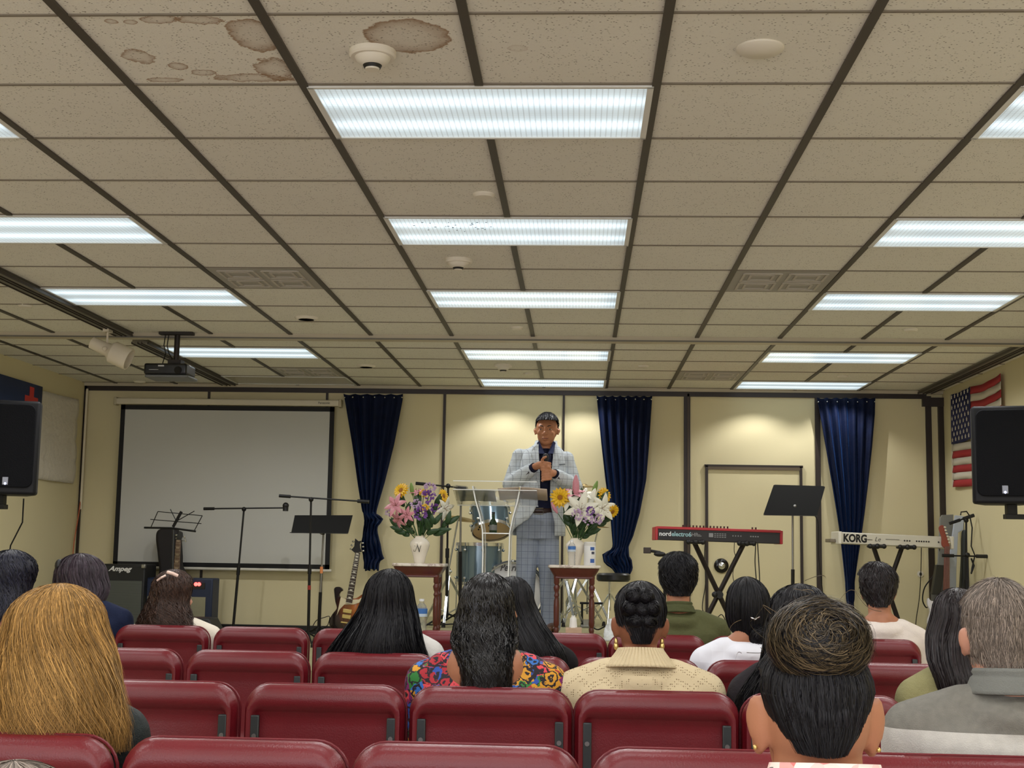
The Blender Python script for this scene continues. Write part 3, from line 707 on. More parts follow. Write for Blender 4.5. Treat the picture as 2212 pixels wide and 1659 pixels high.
MB().box((cx, 12.52, (zt+ZL)/2), (wd, .24, zt-ZL)).build('cabinet', DB, r, bevel=.012)
zg = at(400, 1288, 12.4).z
MB().box((cx-.01, 12.396, (zg+ZL)/2+.02), (wd-.1, .012, zg-ZL-.05)).build('grille', mat('pale_cloth', (150, 146, 118), .85, bump=.6, bs=120, var=.08), r, smooth=False)
MB().box((cx, 12.397, at(400, 1265, 12.4).z), (wd-.14, .01, .055)).build('control_panel', mat('panel_black', (14, 16, 22), .3), r, smooth=False)
m = NT('red_lamp'); m.base((.5, .02, .02)); m.b.inputs['Emission Color'].default_value = (1, .06, .05, 1); m.b.inputs['Emission Strength'].default_value = 6
b = MB()
for px in (423, 430): b.ell(at(px, 1262, 12.385), (.018, .006, .018), 10, 6)
b.build('red_light', m.m, r)
b = MB()
for k in range(6): v = at(370+k*9, 1263, 12.385); MB().cyl(v, v+Vector((0, -.02, 0)), .009).build('knob', BLACKP, r)
b = MB(); v = at(446, 1345, 11.9)
b.prism([(-.16, 0), (.16, 0), (.15, .04), (.06, .20), (-.16, .20)], -.15, .15, Matrix.Translation((v.x, 11.9, ZL)) @ Matrix(((1, 0, 0, 0), (0, 0, -1, 0), (0, 1, 0, 0), (0, 0, 0, 1))))
tag(b.build('floor_monitor', mat('monitor_black', (34, 36, 38), .5), bevel=.012), 'black wedge floor monitor behind the curly-haired woman in white', 'loudspeaker')
def outline_body(name, pts, Y, th, m, parent=None, bevel=.02, lean=0):
    v = [at(x, y, Y) for x, y in pts]; n = len(v); b = MB()
    z0 = min(q.z for q in v)
    v = [Vector((q.x, q.y+lean*(q.z-z0), q.z)) for q in v]
    b.add([tuple(q) for q in v]+[(q.x, q.y+th, q.z) for q in v], [tuple(range(n)), tuple(range(2*n-1, n-1, -1))]+[(i, n+i, n+(i+1) % n, (i+1) % n) for i in range(n)])
    return b.build(name, m, parent, bevel=bevel, seg=3)
def smooth_outline(pts, k=6):
    out = []; n = len(pts)
    for i in range(n):
        p0, p1, p2, p3 = pts[i-1], pts[i], pts[(i+1) % n], pts[(i+2) % n]
        for j in range(k):
            t = j/k; out.append(tuple(.5*((2*p1[a])+(-p0[a]+p2[a])*t+(2*p0[a]-5*p1[a]+4*p2[a]-p3[a])*t*t+(-p0[a]+3*p1[a]-3*p2[a]+p3[a])*t**3) for a in (0, 1)))
    return out
BAG = mat('gig_bag', (30, 26, 27), .7, bump=.4, bs=120)
g = outline_body('gig_bag', smooth_outline([(352, 1141), (378, 1143), (386, 1162), (389, 1200), (391, 1225), (410, 1260), (415, 1310), (404, 1362), (345, 1362), (322, 1310), (326, 1265), (341, 1240), (339, 1200), (335, 1165), (338, 1147)]), 12.72, .12, BAG, bevel=.03)
tag(g, 'black padded guitar bag leaning against the left side of the screen', 'guitar bag')
# guitars
GOLD = mat('gold_metal', (214, 190, 120), .3, .8); ROSE = mat('rosewood', (52, 32, 24), .45); NICK = mat('nickel', (200, 200, 196), .25, 1)
def strings(parent, a, c, w0, w1, n, m, off=(0, -.012, 0)):
    b = MB(); o = Vector(off)
    for k in range(n):
        f = (k-(n-1)/2)/(n-1); b.tube([a+Vector((w0*f, 0, 0))+o, c+Vector((w1*f, 0, 0))+o], .0009, 4)
    return b.build('string', m, parent)
def neck(b, a, c, w0, w1, y0=0, th=.02):
    d = (c-a).normalized(); s = Vector((d.z, 0, -d.x)); v = []
    for p, w in ((a, w0), (c, w1)):
        for sg in (-1, 1):
            for dy in (0, th): v.append(tuple(p+s*sg*w/2+Vector((0, y0+dy, 0))))
    b.add(v, [(0, 2, 6, 4), (1, 5, 7, 3), (0, 4, 5, 1), (2, 3, 7, 6), (0, 1, 3, 2), (4, 6, 7, 5)])
Yg = 12.1
t = NT('sunburst'); v = at(760, 1318, Yg); X, Y, Z = t.xyz()
dx = t.math('DIVIDE', t.math('SUBTRACT', X, v.x+.03), .19); dz_ = t.math('DIVIDE', t.math('SUBTRACT', Z, v.z+.01), .24)
d = t.math('SQRT', t.math('ADD', t.math('MULTIPLY', dx, dx), t.math('MULTIPLY', dz_, dz_)))
t.base(t.ramp(d, [(0, lin((186, 112, 48))), (.55, lin((132, 70, 28))), (.85, lin((48, 22, 12))), (1, lin((22, 12, 10)))])); t.set(rough=.12, coat=.6); SUNB = t.m
r = thing('electric_guitar', 'brown sunburst electric guitar standing under the knotted curtain', 'guitar', (v.x, Yg+.05, ZL))
body = [(722, 1270), (734, 1268), (741, 1275), (736, 1279), (733, 1287), (741, 1292), (752, 1293), (765, 1293), (773, 1290), (782, 1284), (792, 1280), (797, 1286), (794, 1298), (790, 1312), (798, 1330), (803, 1346), (796, 1360), (778, 1369), (752, 1371), (728, 1366), (713, 1354), (711, 1340), (718, 1326), (727, 1314), (724, 1300), (722, 1284)]
bd = outline_body('body', smooth_outline(body, 3), Yg, .045, SUNB, r, bevel=.008)
pk = [(736, 1290), (752, 1296), (775, 1295), (786, 1287), (776, 1302), (764, 1306), (744, 1306), (734, 1316), (727, 1330), (733, 1304)]
outline_body('cream_contour', pk, Yg-.005, .006, mat('contour_cream', (220, 208, 172), .3), bd, bevel=.002)
b = MB(); A, B_ = at(754, 1302, Yg), at(773, 1193, Yg); neck(b, A, B_, .058, .044, -.012)
nk = b.build('neck', ROSE, r, bevel=.002)
b = MB(); d = (B_-A)
for k in range(20):
    p = A+d*(1-.94**(k))/(1-.94**20)*.98; b.box((p.x, p.y-.013, p.z), (.052-.012*k/20, .003, .0035), ry=.17)
    if k in (3, 5, 7, 9, 12, 15, 17, 19, 1): b.box((p.x+d.x*.02, p.y-.0135, p.z+d.z*.018), (.022, .002, .012), ry=.17)
b.build('fret', mat('pearl', (216, 212, 196), .3), nk)
outline_body('headstock', [(766, 1194), (781, 1192), (778, 1184), (777, 1176), (781, 1168), (774, 1169), (767, 1163), (766, 1172), (765, 1180), (759, 1188)], Yg-.01, .016, BLACKP, r, bevel=.003)
for px, py in ((758, 1186), (760, 1178), (763, 1170), (784, 1190), (784, 1181), (783, 1173)): MB().ell(at(px, py, Yg), (.012, .008, .009), 10, 8).build('tuning_peg', NICK, r)
for py in (1320, 1332): v = at(749+(1332-py)*.15, py, Yg); MB().box((v.x, v.y-.008, v.z), (.082, .016, .036), ry=.12).build('pickup', GOLD, r, bevel=.004)
v = at(746, 1345, Yg); MB().box((v.x, v.y-.008, v.z), (.08, .014, .014), ry=.12).build('bridge', GOLD, r, bevel=.003)
strings(r, at(746, 1345, Yg), B_, .05, .034, 6, NICK)
p = at(752, 1350, Yg); gs = thing('guitar_stand', 'black folding guitar stand under the sunburst guitar', 'guitar stand', (p.x, Yg, ZL))
b = MB(); b.tube([(p.x-.13, Yg-.05, ZL+.01), (p.x-.06, Yg+.08, ZL+.2), (p.x, Yg+.12, ZL+.45), (p.x+.06, Yg+.08, ZL+.2), (p.x+.13, Yg-.05, ZL+.01)], .009); b.tube([(p.x, Yg+.12, ZL+.45), (p.x, Yg+.3, ZL+.01)], .009)
b.tube([(p.x-.1, Yg+.06, ZL+.02), (p.x-.1, Yg-.07, ZL+.02)], .01); b.tube([(p.x+.1, Yg+.06, ZL+.02), (p.x+.1, Yg-.07, ZL+.02)], .01); b.build('frame', BLACK, gs)
# bass guitar
Yb_ = 12.25; A, B_ = at(380, 1238, Yb_), at(386, 1166, Yb_); low = at(377, 1300, Yb_)
r = thing('bass_guitar', 'dark bass guitar upright in front of the black guitar bag', 'guitar', (low.x, Yb_, ZL))
b = MB(); neck(b, low, B_, .062, .044, -.012); nk = b.build('neck', mat('neck_brown', (96, 70, 52), .45), r, bevel=.002)
b = MB(); d = B_-low
for k in range(18):
    p = low+d*(k/18); b.box((p.x, p.y-.013, p.z), (.054-.01*k/18, .003, .004), ry=.05)
    if k % 2: b.box((p.x, p.y-.0135, p.z+.02), (.03, .002, .016), ry=.05)
b.build('fret', mat('fret_tan', (146, 128, 104), .4), nk)
outline_body('headstock', [(380, 1166), (390, 1167), (395, 1158), (394, 1150), (389, 1147), (385, 1150), (383, 1157)], Yb_-.01, .016, mat('head_grey', (44, 46, 48), .4), r, bevel=.003)
for px, py in ((398, 1160), (400, 1168)):
    v = at(px, py, Yb_); b = MB().tube([v-Vector((.03, 0, 0)), v], .004).box(v+Vector((.006, 0, 0)), (.008, .02, .028)); b.build('tuning_peg', NICK, r, bevel=.002)
for px, py in ((381, 1156), (382, 1163)): MB().ell(at(px, py, Yb_), (.012, .01, .01), 10, 8).build('tuning_peg', NICK, r)
outline_body('body', smooth_outline([(350, 1296), (362, 1284), (372, 1292), (382, 1293), (392, 1284), (402, 1290), (404, 1306), (410, 1330), (404, 1352), (378, 1360), (352, 1352), (346, 1330), (352, 1310)], 3), Yb_, .045, mat('bass_dark', (38, 22, 20), .2), r, bevel=.008)
strings(r, at(377, 1340, Yb_), B_, .05, .034, 4, NICK)
# ------------------------------------------------------------ side tables with marble tops
MAHO = mat('mahogany', (86, 34, 26), .28, var=.2, vs=20, coat=.3)
t = NT('marble'); n1 = t.noise(9, 6, rough=.7); t.base(t.ramp(n1, [(0, lin((228, 222, 210))), (.48, lin((222, 214, 202))), (.54, lin((170, 150, 138))), (.6, lin((224, 216, 204))), (1, lin((230, 224, 214)))])); t.set(rough=.2); MARB = t.m
def side_table(x, y, zt, lb):
    w, d = .405, .33
    r = thing('side_table', lb, 'side table', (x, y, ZS), 'mahogany side tables with marble tops')
    b = MB(); b.prism(rrect(w, d, .05), zt-.022, zt, Matrix.Translation((x, y, 0))); b.build('marble_top', MARB, r, bevel=.006)
    b = MB(); b.rings([[(x+px*1, y+pz*1, zz) for px, pz in rrect(w-2*i, d-2*i, .03)] for i, zz in ((.012, zt-.023), (.016, zt-.035), (.040, zt-.075), (.046, zt-.085), (.044, zt-.098), (.05, zt-.104))])
    b.build('apron', MAHO, r)
    H_ = zt-.10-ZS
    prof = [(.013, 0), (.016, .03), (.021, .05), (.014, .07), (.022, .09), (.020, .13), (.0215, H_*.5), (.019, H_*.62), (.013, H_*.66), (.020, H_*.70), (.013, H_*.745), (.021, H_*.80), (.024, H_*.84), (.014, H_*.885), (.021, H_*.91), (.021, H_+.01)]
    for sx in (-1, 1):
        for sy in (-1, 1): MB().lathe(prof, (x+sx*(w/2-.068), y+sy*(d/2-.068), ZS), 16).build('leg', MAHO, r)
    return r
zt = at(905, 1217, 10.2).z; LT = Vector((at(908, 1217, 10.25).x, 10.26, zt)); side_table(LT.x, LT.y, zt, 'mahogany side table carrying the vase lettered N, left of the lectern')
zt2 = at(1241, 1221, 10.3).z; RT = Vector((at(1241, 1221, 10.42).x, 10.42, zt2)); side_table(RT.x, RT.y, zt2, 'mahogany side table with vase, water bottle and wipes, right of the preacher')
# vases
CER = mat('ceramic_white', (232, 224, 208), .18, coat=.4)
def vase(p, lb, h=.205, letter=True):
    r = thing('vase', lb, 'vase', p)
    k = h/.205
    prof = [(0, 0), (.036, 0), (.040, .008), (.048, .05), (.066, .105), (.076, .138), (.074, .160), (.055, .182), (.040, .192), (.037, .200), (.042, .208), (.034, .208), (.030, .19), (.05, .16), (0, .02)]
    MB().lathe([(a*k, z*k) for a, z in prof], p, 36).build('body', CER, r)
    if letter:
        b = MB(); c = Vector(p)+Vector((0, -.074*k, .118*k)); S = .030
        def st(pts, rad):
            o = []
            for x, z in pts: xx = x*S; o.append(Vector((c.x-.004+xx, p[1]-math.sqrt(max(1e-6, (.071*k+.003*0)**2-(xx-.004)**2))-.004+.10*abs(z*S)*.6, c.z+z*S)))
            b.tube(o, rad, 6)
        st([(-1.1, -.5), (-1.2, -.9), (-.8, -1.0), (-.5, -.4), (-.3, .5), (-.1, 1.1), (-.5, 1.0), (-.9, .6), (-.8, .3)], .0016)
        st([(-.25, 1.0), (-.05, .2), (.2, -.6), (.35, -1.1)], .0028)
        st([(.35, -1.1), (.5, 0), (.8, .9), (1.1, 1.3), (1.3, 1.3)], .0017)
        b.build('letter_n', BLACKP, r)
    return r
vase((LT.x-.005, LT.y-.03, zt), 'white ceramic vase lettered N on the left side table'); RV = Vector((at(1243, 1200, 10.42).x, 10.46, zt2)); vase(tuple(RV), 'white ceramic vase behind the water bottle on the right side table', letter=False, h=.205)
# flowers: every bloom, bud and leaf spray is a stem of its own
GRN = mat('stem_green', (52, 88, 40), .5); LEAF = mat('leaf_green', (34, 64, 30), .45, var=.25, vs=30); LEAF2 = mat('leaf_light', (110, 140, 60), .5)
YEL = mat('petal_yellow', (232, 184, 24), .5, var=.08, vs=60); SUNC = mat('sunflower_disc', (150, 96, 20), .8, bump=1, bs=300)
WHT = mat('petal_white', (232, 230, 214), .45); PNK = mat('petal_pink', (206, 138, 150), .45, var=.12, vs=50); PUR = mat('petal_purple', (110, 62, 140), .5, var=.2, vs=60); LAV = mat('petal_lavender', (184, 156, 190), .5, var=.1, vs=60)
def petal(b, c, d, L, w, curl=.3, n=5, up=None):
    d = d.normalized(); up = up or Vector((0, -1, 0)); s = d.cross(up)
    s = s.normalized() if s.length > .05 else Vector((1, 0, 0)); u = s.cross(d).normalized(); rows = []
    for i in range(n+1):
        t = i/n; ww = w*math.sin(PI*min(1, .12+t*.88))**.8; base = c+d*(L*t)+u*(curl*L*t*t*-1)
        rows.append([tuple(base-s*ww+u*ww*.25), tuple(base), tuple(base+s*ww+u*ww*.25)])
    b.grid(rows)
def stem(b, p0, p1, r=.003):
    m = (p0+p1)/2+Vector((0, 0, .02)); b.tube([p0, m, p1], r, 6)
def flower(kind, px, py, Y, base, lb, grp, size=1.0, facing=None):
    size *= 1.3; c = at(px, py, Y); r = thing(kind, lb, 'flower', base, grp); b = MB(); stem(b, Vector(base), c, .0028); b.build('stem', GRN, r)
    f = (facing or Vector((0, -1, .15))).normalized()
    q = f.to_track_quat('Z', 'Y'); R_ = q.to_matrix()
    def dirv(a, el): return R_ @ Vector((math.cos(a)*math.cos(el), math.sin(a)*math.cos(el), math.sin(el)))
    b = MB()
    if kind == 'sunflower':
        for ring, L, el in ((16, .040, .12), (14, .034, .4)):
            for k in range(ring): petal(b, c+dirv(2*PI*k/ring, el)*.012*size, dirv(2*PI*k/ring+random.uniform(-.1, .1), el), L*size, .008*size, .15, up=f)
        b.build('petals', YEL, r, solid=.0008)
        MB().ell(c+f*.004, (.019*size, .019*size, .008), 16, 8, M=q.to_matrix().to_4x4()).build('seed_disc', SUNC, r)
    elif kind in ('lily', 'pink_lily'):
        for k in range(6): petal(b, c, dirv(2*PI*k/6+.3, .45), .075*size, .017*size, .35, 7, up=f)
        b.build('petals', WHT if kind == 'lily' else PNK, r, solid=.0008)
        b = MB()
        for k in range(5): e = c+dirv(2*PI*k/5, 1.1)*.045*size; b.tube([c, e], .0008, 4); b.ell(e, (.004, .002, .002), 6, 4)
        b.build('stamen', mat('stamen', (120, 70, 30), .6), r)
    elif kind == 'lily_bud':
        d = (c-Vector(base)).normalized(); T, L = frame_to(c-d*.04*size, c+d*.05*size)
        MB().lathe([(0, 0), (.006*size, .004), (.014*size, L*.35), (.013*size, L*.65), (.006*size, L*.92), (0, L)], n=12, M=T).build('bud', [LEAF2, PNK, WHT][facing_i[0]], r)
    else:
        m = {'purple_aster': PUR, 'lavender_blossom': LAV, 'yellow_blossom': YEL}[kind]; N = 34
        for k in range(N):
            a = random.uniform(0, 2*PI); el = random.uniform(-.1, 1.3); o = dirv(a, el)*.028*size*random.uniform(.7, 1.15)
            for j in range(3): petal(b, c+o, (dirv(a+random.uniform(-.8, .8), el)).normalized(), .013*size, .004*size, .3, 3, up=f)
        b.build('petals', m, r)
    return r
facing_i = [0]
def leafspray(px, py, Y, base, lb, grp, L=.11, w=.018, m=None, ang=None):
    c = at(px, py, Y); base = Vector(base); r = thing('leaf_spray', lb, 'foliage', base, grp); b = MB(); stem(b, base, c, .002); b.build('stem', GRN, r)
    b = MB(); d = (c-base).normalized()
    for k in range(4):
        t = .45+.15*k; dd = (d+Vector((random.uniform(-.7, .7), random.uniform(-.5, .1), random.uniform(-.5, .3)))).normalized(); petal(b, base.lerp(c, t), dd, L*random.uniform(.7, 1.1), w, .4, 6)
    petal(b, c-d*.02, d, L, w, .5, 6); b.build('leaves', m or LEAF, r, solid=.0008); return r
GL, GR_ = 'flowers in the left vase', 'flowers in the right vase'
lm = (LT.x-.005, LT.y-.03, zt+.15); Y1 = LT.y-.03
for a in (('sunflower', 867, 1060, Y1, 'yellow flower at the upper left of the left bouquet', 1.0, Vector((-.4, -.8, .4))), ('lily_bud', 890, 1058, Y1, 'tall green lily bud rising from the left bouquet', .9, 0),
          ('pink_lily', 856, 1092, Y1-.06, 'wide open pink lily at the left of the left bouquet', 1.0, Vector((-.4, -.8, .3))), ('yellow_blossom', 915, 1066, Y1-.02, 'small yellow bloom at the top middle of the left bouquet', .7, None),
          ('lavender_blossom', 930, 1054, Y1, 'pale lavender bloom on top of the left bouquet', 1.0, None), ('purple_aster', 925, 1074, Y1-.07, 'upper purple aster in the left bouquet', 1.2, None),
          ('purple_aster', 908, 1110, Y1-.09, 'lower deep purple aster in the left bouquet', 1.25, None), ('purple_aster', 940, 1098, Y1-.05, 'small purple aster at the right of the left bouquet', .9, None),
          ('yellow_blossom', 919, 1096, Y1-.1, 'small yellow bloom at the heart of the left bouquet', .6, None), ('sunflower', 957, 1072, Y1, 'orange-yellow flower at the upper right of the left bouquet', .9, Vector((.9, -.5, .2))),
          ('lily', 960, 1098, Y1-.02, 'white lily drooping at the right of the left bouquet', .95, Vector((.7, -.6, -.1))), ('pink_lily', 862, 1120, Y1-.06, 'dark pink lily hanging low at the left of the left bouquet', .8, Vector((-.5, -.6, -.4))),
          ('pink_lily', 880, 1112, Y1-.1, 'half-open pink lily low in the left bouquet', .7, Vector((-.2, -.9, -.1))), ('pink_lily', 903, 1066, Y1, 'pale pink lily near the top of the left bouquet', .7, Vector((0, -.4, .9))),
          ('lavender_blossom', 840, 1108, Y1, 'tiny lavender bloom at the far left of the left bouquet', .6, None), ('lavender_blossom', 898, 1090, Y1-.08, 'pale lavender bloom in the middle of the left bouquet', .9, None)):
    if a[0] == 'lily_bud': facing_i[0] = a[6]; flower(a[0], a[1], a[2], a[3], lm, a[4], GL, a[5])
    else: flower(a[0], a[1], a[2], a[3], lm, a[4], GL, a[5], a[6])
for k, (px, py, lb) in enumerate(((870, 1085, 'leaves at the upper left of the left bouquet'), (945, 1085, 'leaves at the upper right of the left bouquet'), (880, 1125, 'drooping leaves at the lower left of the left bouquet'), (940, 1128, 'broad leaves at the lower right of the left bouquet'),
                                   (905, 1085, 'leaves in the centre of the left bouquet'), (972, 1128, 'thin leaves reaching right of the left bouquet'), (858, 1135, 'long leaves drooping furthest left of the left bouquet'), (915, 1130, 'dark leaves just over the mouth of the left vase'))): leafspray(px, py, Y1-random.uniform(0, .1), lm, 'green '+lb, 'greenery in the left vase', .10, .021)
rm = (RV.x, RV.y, zt2+.15); Y2 = RV.y
for a in (('sunflower', 1210, 1075, Y2-.06, 'large yellow sunflower facing out of the right bouquet', 1.25, Vector((-.1, -1, .1))), ('lily_bud', 1244, 1052, Y2-.05, 'large pink lily bud standing before the preacher', 1.5, 1),
          ('lily_bud', 1285, 1055, Y2, 'slim green lily bud at the top of the right bouquet', 1.0, 0), ('lily_bud', 1278, 1078, Y2-.05, 'long white lily bud in the right bouquet', 1.4, 2), ('sunflower', 1305, 1070, Y2, 'yellow flower at the upper right of the right bouquet', 1.0, Vector((.6, -.7, .2))),
          ('sunflower', 1322, 1105, Y2-.02, 'yellow flower at the far right of the right bouquet', .95, Vector((.5, -.6, -.5))), ('lily', 1256, 1100, Y2-.12, 'largest white lily at the centre of the right bouquet', 1.4, Vector((-.1, -1, .1))),
          ('lily', 1300, 1098, Y2-.08, 'white lily opening to the right in the right bouquet', 1.25, Vector((.6, -.8, 0))), ('lily', 1262, 1070, Y2-.04, 'small white bloom at the top of the right bouquet', .8, Vector((0, -.7, .7))),
          ('pink_lily', 1238, 1068, Y2-.04, 'pink and white lily below the pink bud', 1.0, Vector((-.1, -.5, .9))), ('lily', 1228, 1082, Y2-.06, 'white lily beside the large sunflower', .9, Vector((-.2, -.9, .2))), ('lily_bud', 1198, 1098, Y2-.05, 'pink bud reaching left of the right bouquet', .9, 1),
          ('purple_aster', 1276, 1104, Y2-.16, 'purple bloom framed by white lilies in the right bouquet', .8, None), ('lavender_blossom', 1247, 1112, Y2-.15, 'pinkish bloom low in the right bouquet', .9, None), ('lavender_blossom', 1272, 1122, Y2-.15, 'lowest pale lavender bloom of the right bouquet', .9, None),
          ('lavender_blossom', 1293, 1122, Y2-.12, 'pale lavender bloom at the lower right of the right bouquet', .9, None)):
    if a[0] == 'lily_bud': facing_i[0] = a[6]; flower(a[0], a[1], a[2], a[3], rm, a[4], GR_, a[5])
    else: flower(a[0], a[1], a[2], a[3], rm, a[4], GR_, a[5], a[6])
for k, (px, py, lb) in enumerate(((1238, 1082, 'dark leaves behind the large sunflower'), (1225, 1108, 'broad leaves below the large sunflower'), (1262, 1132, 'dark leaves hanging over the right vase mouth'), (1275, 1140, 'pointed leaves left above the wipes tub'),
                                   (1302, 1080, 'narrow leaves under the upper right yellow flower'), (1305, 1118, 'long leaf reaching toward the right curtain'), (1240, 1128, 'upright leaves and stems over the right vase'), (1254, 1075, 'small leaves at the top of the right bouquet'))): leafspray(px, py, Y2-random.uniform(0, .1), rm, 'green '+lb, 'greenery in the right vase', .10, .024)
# bottle, wipes, tissue box, bag, cup
t = NT('clear_plastic'); t.base((.92, .95, .97)); t.set(rough=.08, ior=1.25, trans=.85, alpha=.55); CLR = t.m
def bottle(p, h, lb, parts=True):
    r = thing('water_bottle', lb, 'bottle', p); k = h/.20
    prof = [(0, 0), (.028, 0), (.031, .006)] + [(.031-.0025*(i % 2), .012+i*.011) for i in range(10)] + [(.032, .13), (.032, .15), (.024, .172), (.013, .184), (.013, .20)]
    MB().lathe([(a*k, z*k) for a, z in prof], p, 24).build('bottle', CLR, r)
    MB().lathe([(0, 0), (.014*k, 0), (.014*k, .012*k), (0, .012*k)], (p[0], p[1], p[2]+.195*k), 16).build('cap', mat('cap_white', (230, 232, 236), .4), r)
    b = MB().lathe([(.0328*k, .128*k), (.0328*k, .155*k)], p, 24); b.mat(1).lathe([(.0326*k, .112*k), (.0326*k, .128*k)], p, 24); b.build('label', [mat('label_blue', (60, 110, 180), .35), mat('label_pale', (190, 204, 220), .35)], r)
bottle((at(1235, 1210, 10.33).x, 10.33, zt2), .185, 'clear water bottle with blue label on the right side table')
p = Vector((at(1274, 1210, 10.40).x, 10.40, zt2)); r = thing('wipes_tub', 'white wipes tub with blue label on the right side table', 'tub', p)
MB().lathe([(0, 0), (.044, 0), (.046, .006), (.046, .15), (.044, .156), (0, .156)], p, 28).build('tub', mat('tub_white', (228, 228, 226), .35), r)
MB().lathe([(.047, .150), (.047, .172), (.040, .180), (0, .180)], p, 28).build('lid', mat('lid_white', (214, 212, 206), .4), r)
b = MB()
for z0, z1, a0, a1, mi in ((.02, .05, -1.5, -.75, 0), (.115, .14, -1.5, -.75, 0), (.085, .105, -1.3, -.75, 1)):
    b.mat(mi); b.grid([[(p.x+.0468*math.cos(a), p.y+.0468*math.sin(a), p.z+z) for a in np.linspace(a0, a1, 8)] for z in (z0, z1)])
b.build('label', [mat('label_blue2', (58, 96, 168), .4), mat('label_dark', (70, 72, 90), .4)], r)
p = Vector((at(1239, 1378, 10.05).x, 10.05, ZS)); r = thing('tissue_box', 'tan tissue box with a tissue standing up, under the right side table', 'tissue box', p)
t = NT('tissue_pattern'); wv = t.n('ShaderNodeTexWave'); wv.wave_type = 'RINGS'; wv.inputs['Scale'].default_value = 9; wv.inputs['Distortion'].default_value = 9; wv.inputs['Detail'].default_value = 1; t.l(t.pos(), wv.inputs['Vector'])
t.base(t.mix(wv.outputs['Fac'], lin((188, 156, 132)), lin((206, 178, 154)))); t.set(rough=.6)
MB().box((p.x, p.y, p.z+.045), (.118, .118, .085)).build('box', t.m, r, bevel=.002)
rows = []
for i in range(9):
    v = i/8; w = .026*(1-.25*v)*(1 if v < .8 else .6); rows.append([(p.x-.004+w*math.cos(a)*(1+.3*math.sin(3*a)), p.y+w*.5*math.sin(a), p.z+.085+.088*v+.006*math.cos(2*a)) for a in np.linspace(0, 2*PI, 13)[:-1]])
TIS = mat('tissue_white', (236, 234, 232), .8)
MB().rings(rows).build('tissue', TIS, r)
rows = []; p = Vector((at(1325, 1380, 10.0).x, 10.0, ZS))
for i in range(10):
    v = i/9; rows.append([(p.x+(.078*(1-.35*v**2)+.008*math.sin(5*a+i))*math.cos(a)+.02*v, p.y+(.06*(1-.5*v)+.006*math.sin(4*a-i))*math.sin(a), p.z+.15*v+.012*math.sin(3*a+i)*v) for a in np.linspace(0, 2*PI, 25)[:-1]])
tag(MB().rings(rows).build('paper_bag', mat('paper_white', (222, 226, 230), .7, bump=.8, bs=20, bd=.02), angle=180), 'crumpled white bag on the stage edge right of the tissue box', 'bag')
p = Vector((at(909, 1385, 9.98).x, 9.98, ZS)); 
bottle((p.x, p.y, p.z), .27, 'tall clear plastic bottle on the stage beside the black-haired woman')
# ------------------------------------------------------------ drum kit
t = NT('drum_wrap'); X, Y, Z = t.xyz(); t.base(t.mix(t.noise(3), lin((104, 124, 134)), lin((84, 104, 116)))); t.set(rough=.18, metal=.45, coat=.4); WRAP = t.m
SKIN_ = mat('drum_head', (196, 192, 182), .45); BIRCH = mat('birch', (206, 176, 124), .5, var=.1, vs=10)
def drum(name, lb, c, rad, h, M=None, bottom=None, lugs=8):
    T = Matrix.Translation(c) @ (M or Matrix.Identity(4)); r = thing(name, lb, 'drum', c, 'blue-grey drum kit')
    MB().lathe([(rad, -h/2+.01), (rad, h/2-.01)], n=48, M=T, caps=False).build('shell', WRAP, r)
    for s in (-1, 1):
        z = s*(h/2-.012)
        MB().lathe([(rad+.002, z-.014), (rad+.008, z-.014), (rad+.010, z+.014), (rad-.004, z+.016), (rad-.004, z+.012), (rad+.002, z+.010), (rad+.002, z-.014)], n=48, M=T, caps=False).build('hoop', CHROME, r)
        MB().lathe([(0, z+.004*s), (rad-.002, z+.004*s)] if s > 0 else [(rad-.002, z), (0, z)], n=48, M=T, caps=False).build('drum_head' if not (s < 0 and bottom) else 'bottom_ring', bottom if (s < 0 and bottom) else SKIN_, r)
    for k in range(lugs):
        a = 2*PI*k/lugs+.2
        for s in (-1, 1):
            p = T @ Vector(((rad+.012)*math.cos(a), (rad+.012)*math.sin(a), s*(h/2-.06))); q = T @ Vector(((rad+.012)*math.cos(a), (rad+.012)*math.sin(a), s*(h/2)))
            MB().ell(p, .014, 10, 8).tube([p, q], .004).build('lug', CHROME, r)
    return r, T
Yd = 11.7
c = at(1036, 1218, Yd); fr, T = drum('floor_tom', 'blue-grey floor tom standing left of the bass drum', c, .195, .36)
for k in range(3):
    a = .8+2*PI*k/3; x, y = c.x+.21*math.cos(a), c.y+.21*math.sin(a); MB().tube([(x, y, c.z+.1), (x, y, ZS+.01)], .006).cyl((x, y, ZS), (x, y, ZS+.03), .014).build('leg', CHROME, fr)
c = at(1060, 1122, 11.75); rt, T = drum('rack_tom', 'blue-grey tom tilted over the bass drum showing its wooden underside', c, .165, .25, rotm(-.50, -.12, 0), BIRCH)
b = MB()
for a, rr_ in ((3.6, .12), (3.9, .13), (4.6, .1), (5.0, .12)): p = T @ Vector((rr_*math.cos(a), rr_*math.sin(a), -.119)); b.ell(p, .008, 8, 6)
b.build('vent_bolt', BLACKP, rt)
cb = at(1107, 1263, 11.55); R_b = .265
r, T = None, None
r = thing('bass_drum', 'bass drum with white lettered front head behind the preacher', 'drum', (cb.x, cb.y, ZS), 'blue-grey drum kit'); Tb = Matrix.Translation(cb+Vector((0, .2, 0))) @ rotm(PI/2, 0, 0)
cb.z = ZS+R_b+.02; Tb = Matrix.Translation(cb+Vector((0, .2, 0))) @ rotm(PI/2, 0, 0)
MB().lathe([(R_b-.01, -.2), (R_b-.01, .19)], n=64, M=Tb, caps=False).build('shell', WRAP, r)
MB().lathe([(0, .186), (R_b-.012, .186)], n=64, M=Tb, caps=False).build('front_head', mat('bass_head', (206, 206, 208), .4), r)
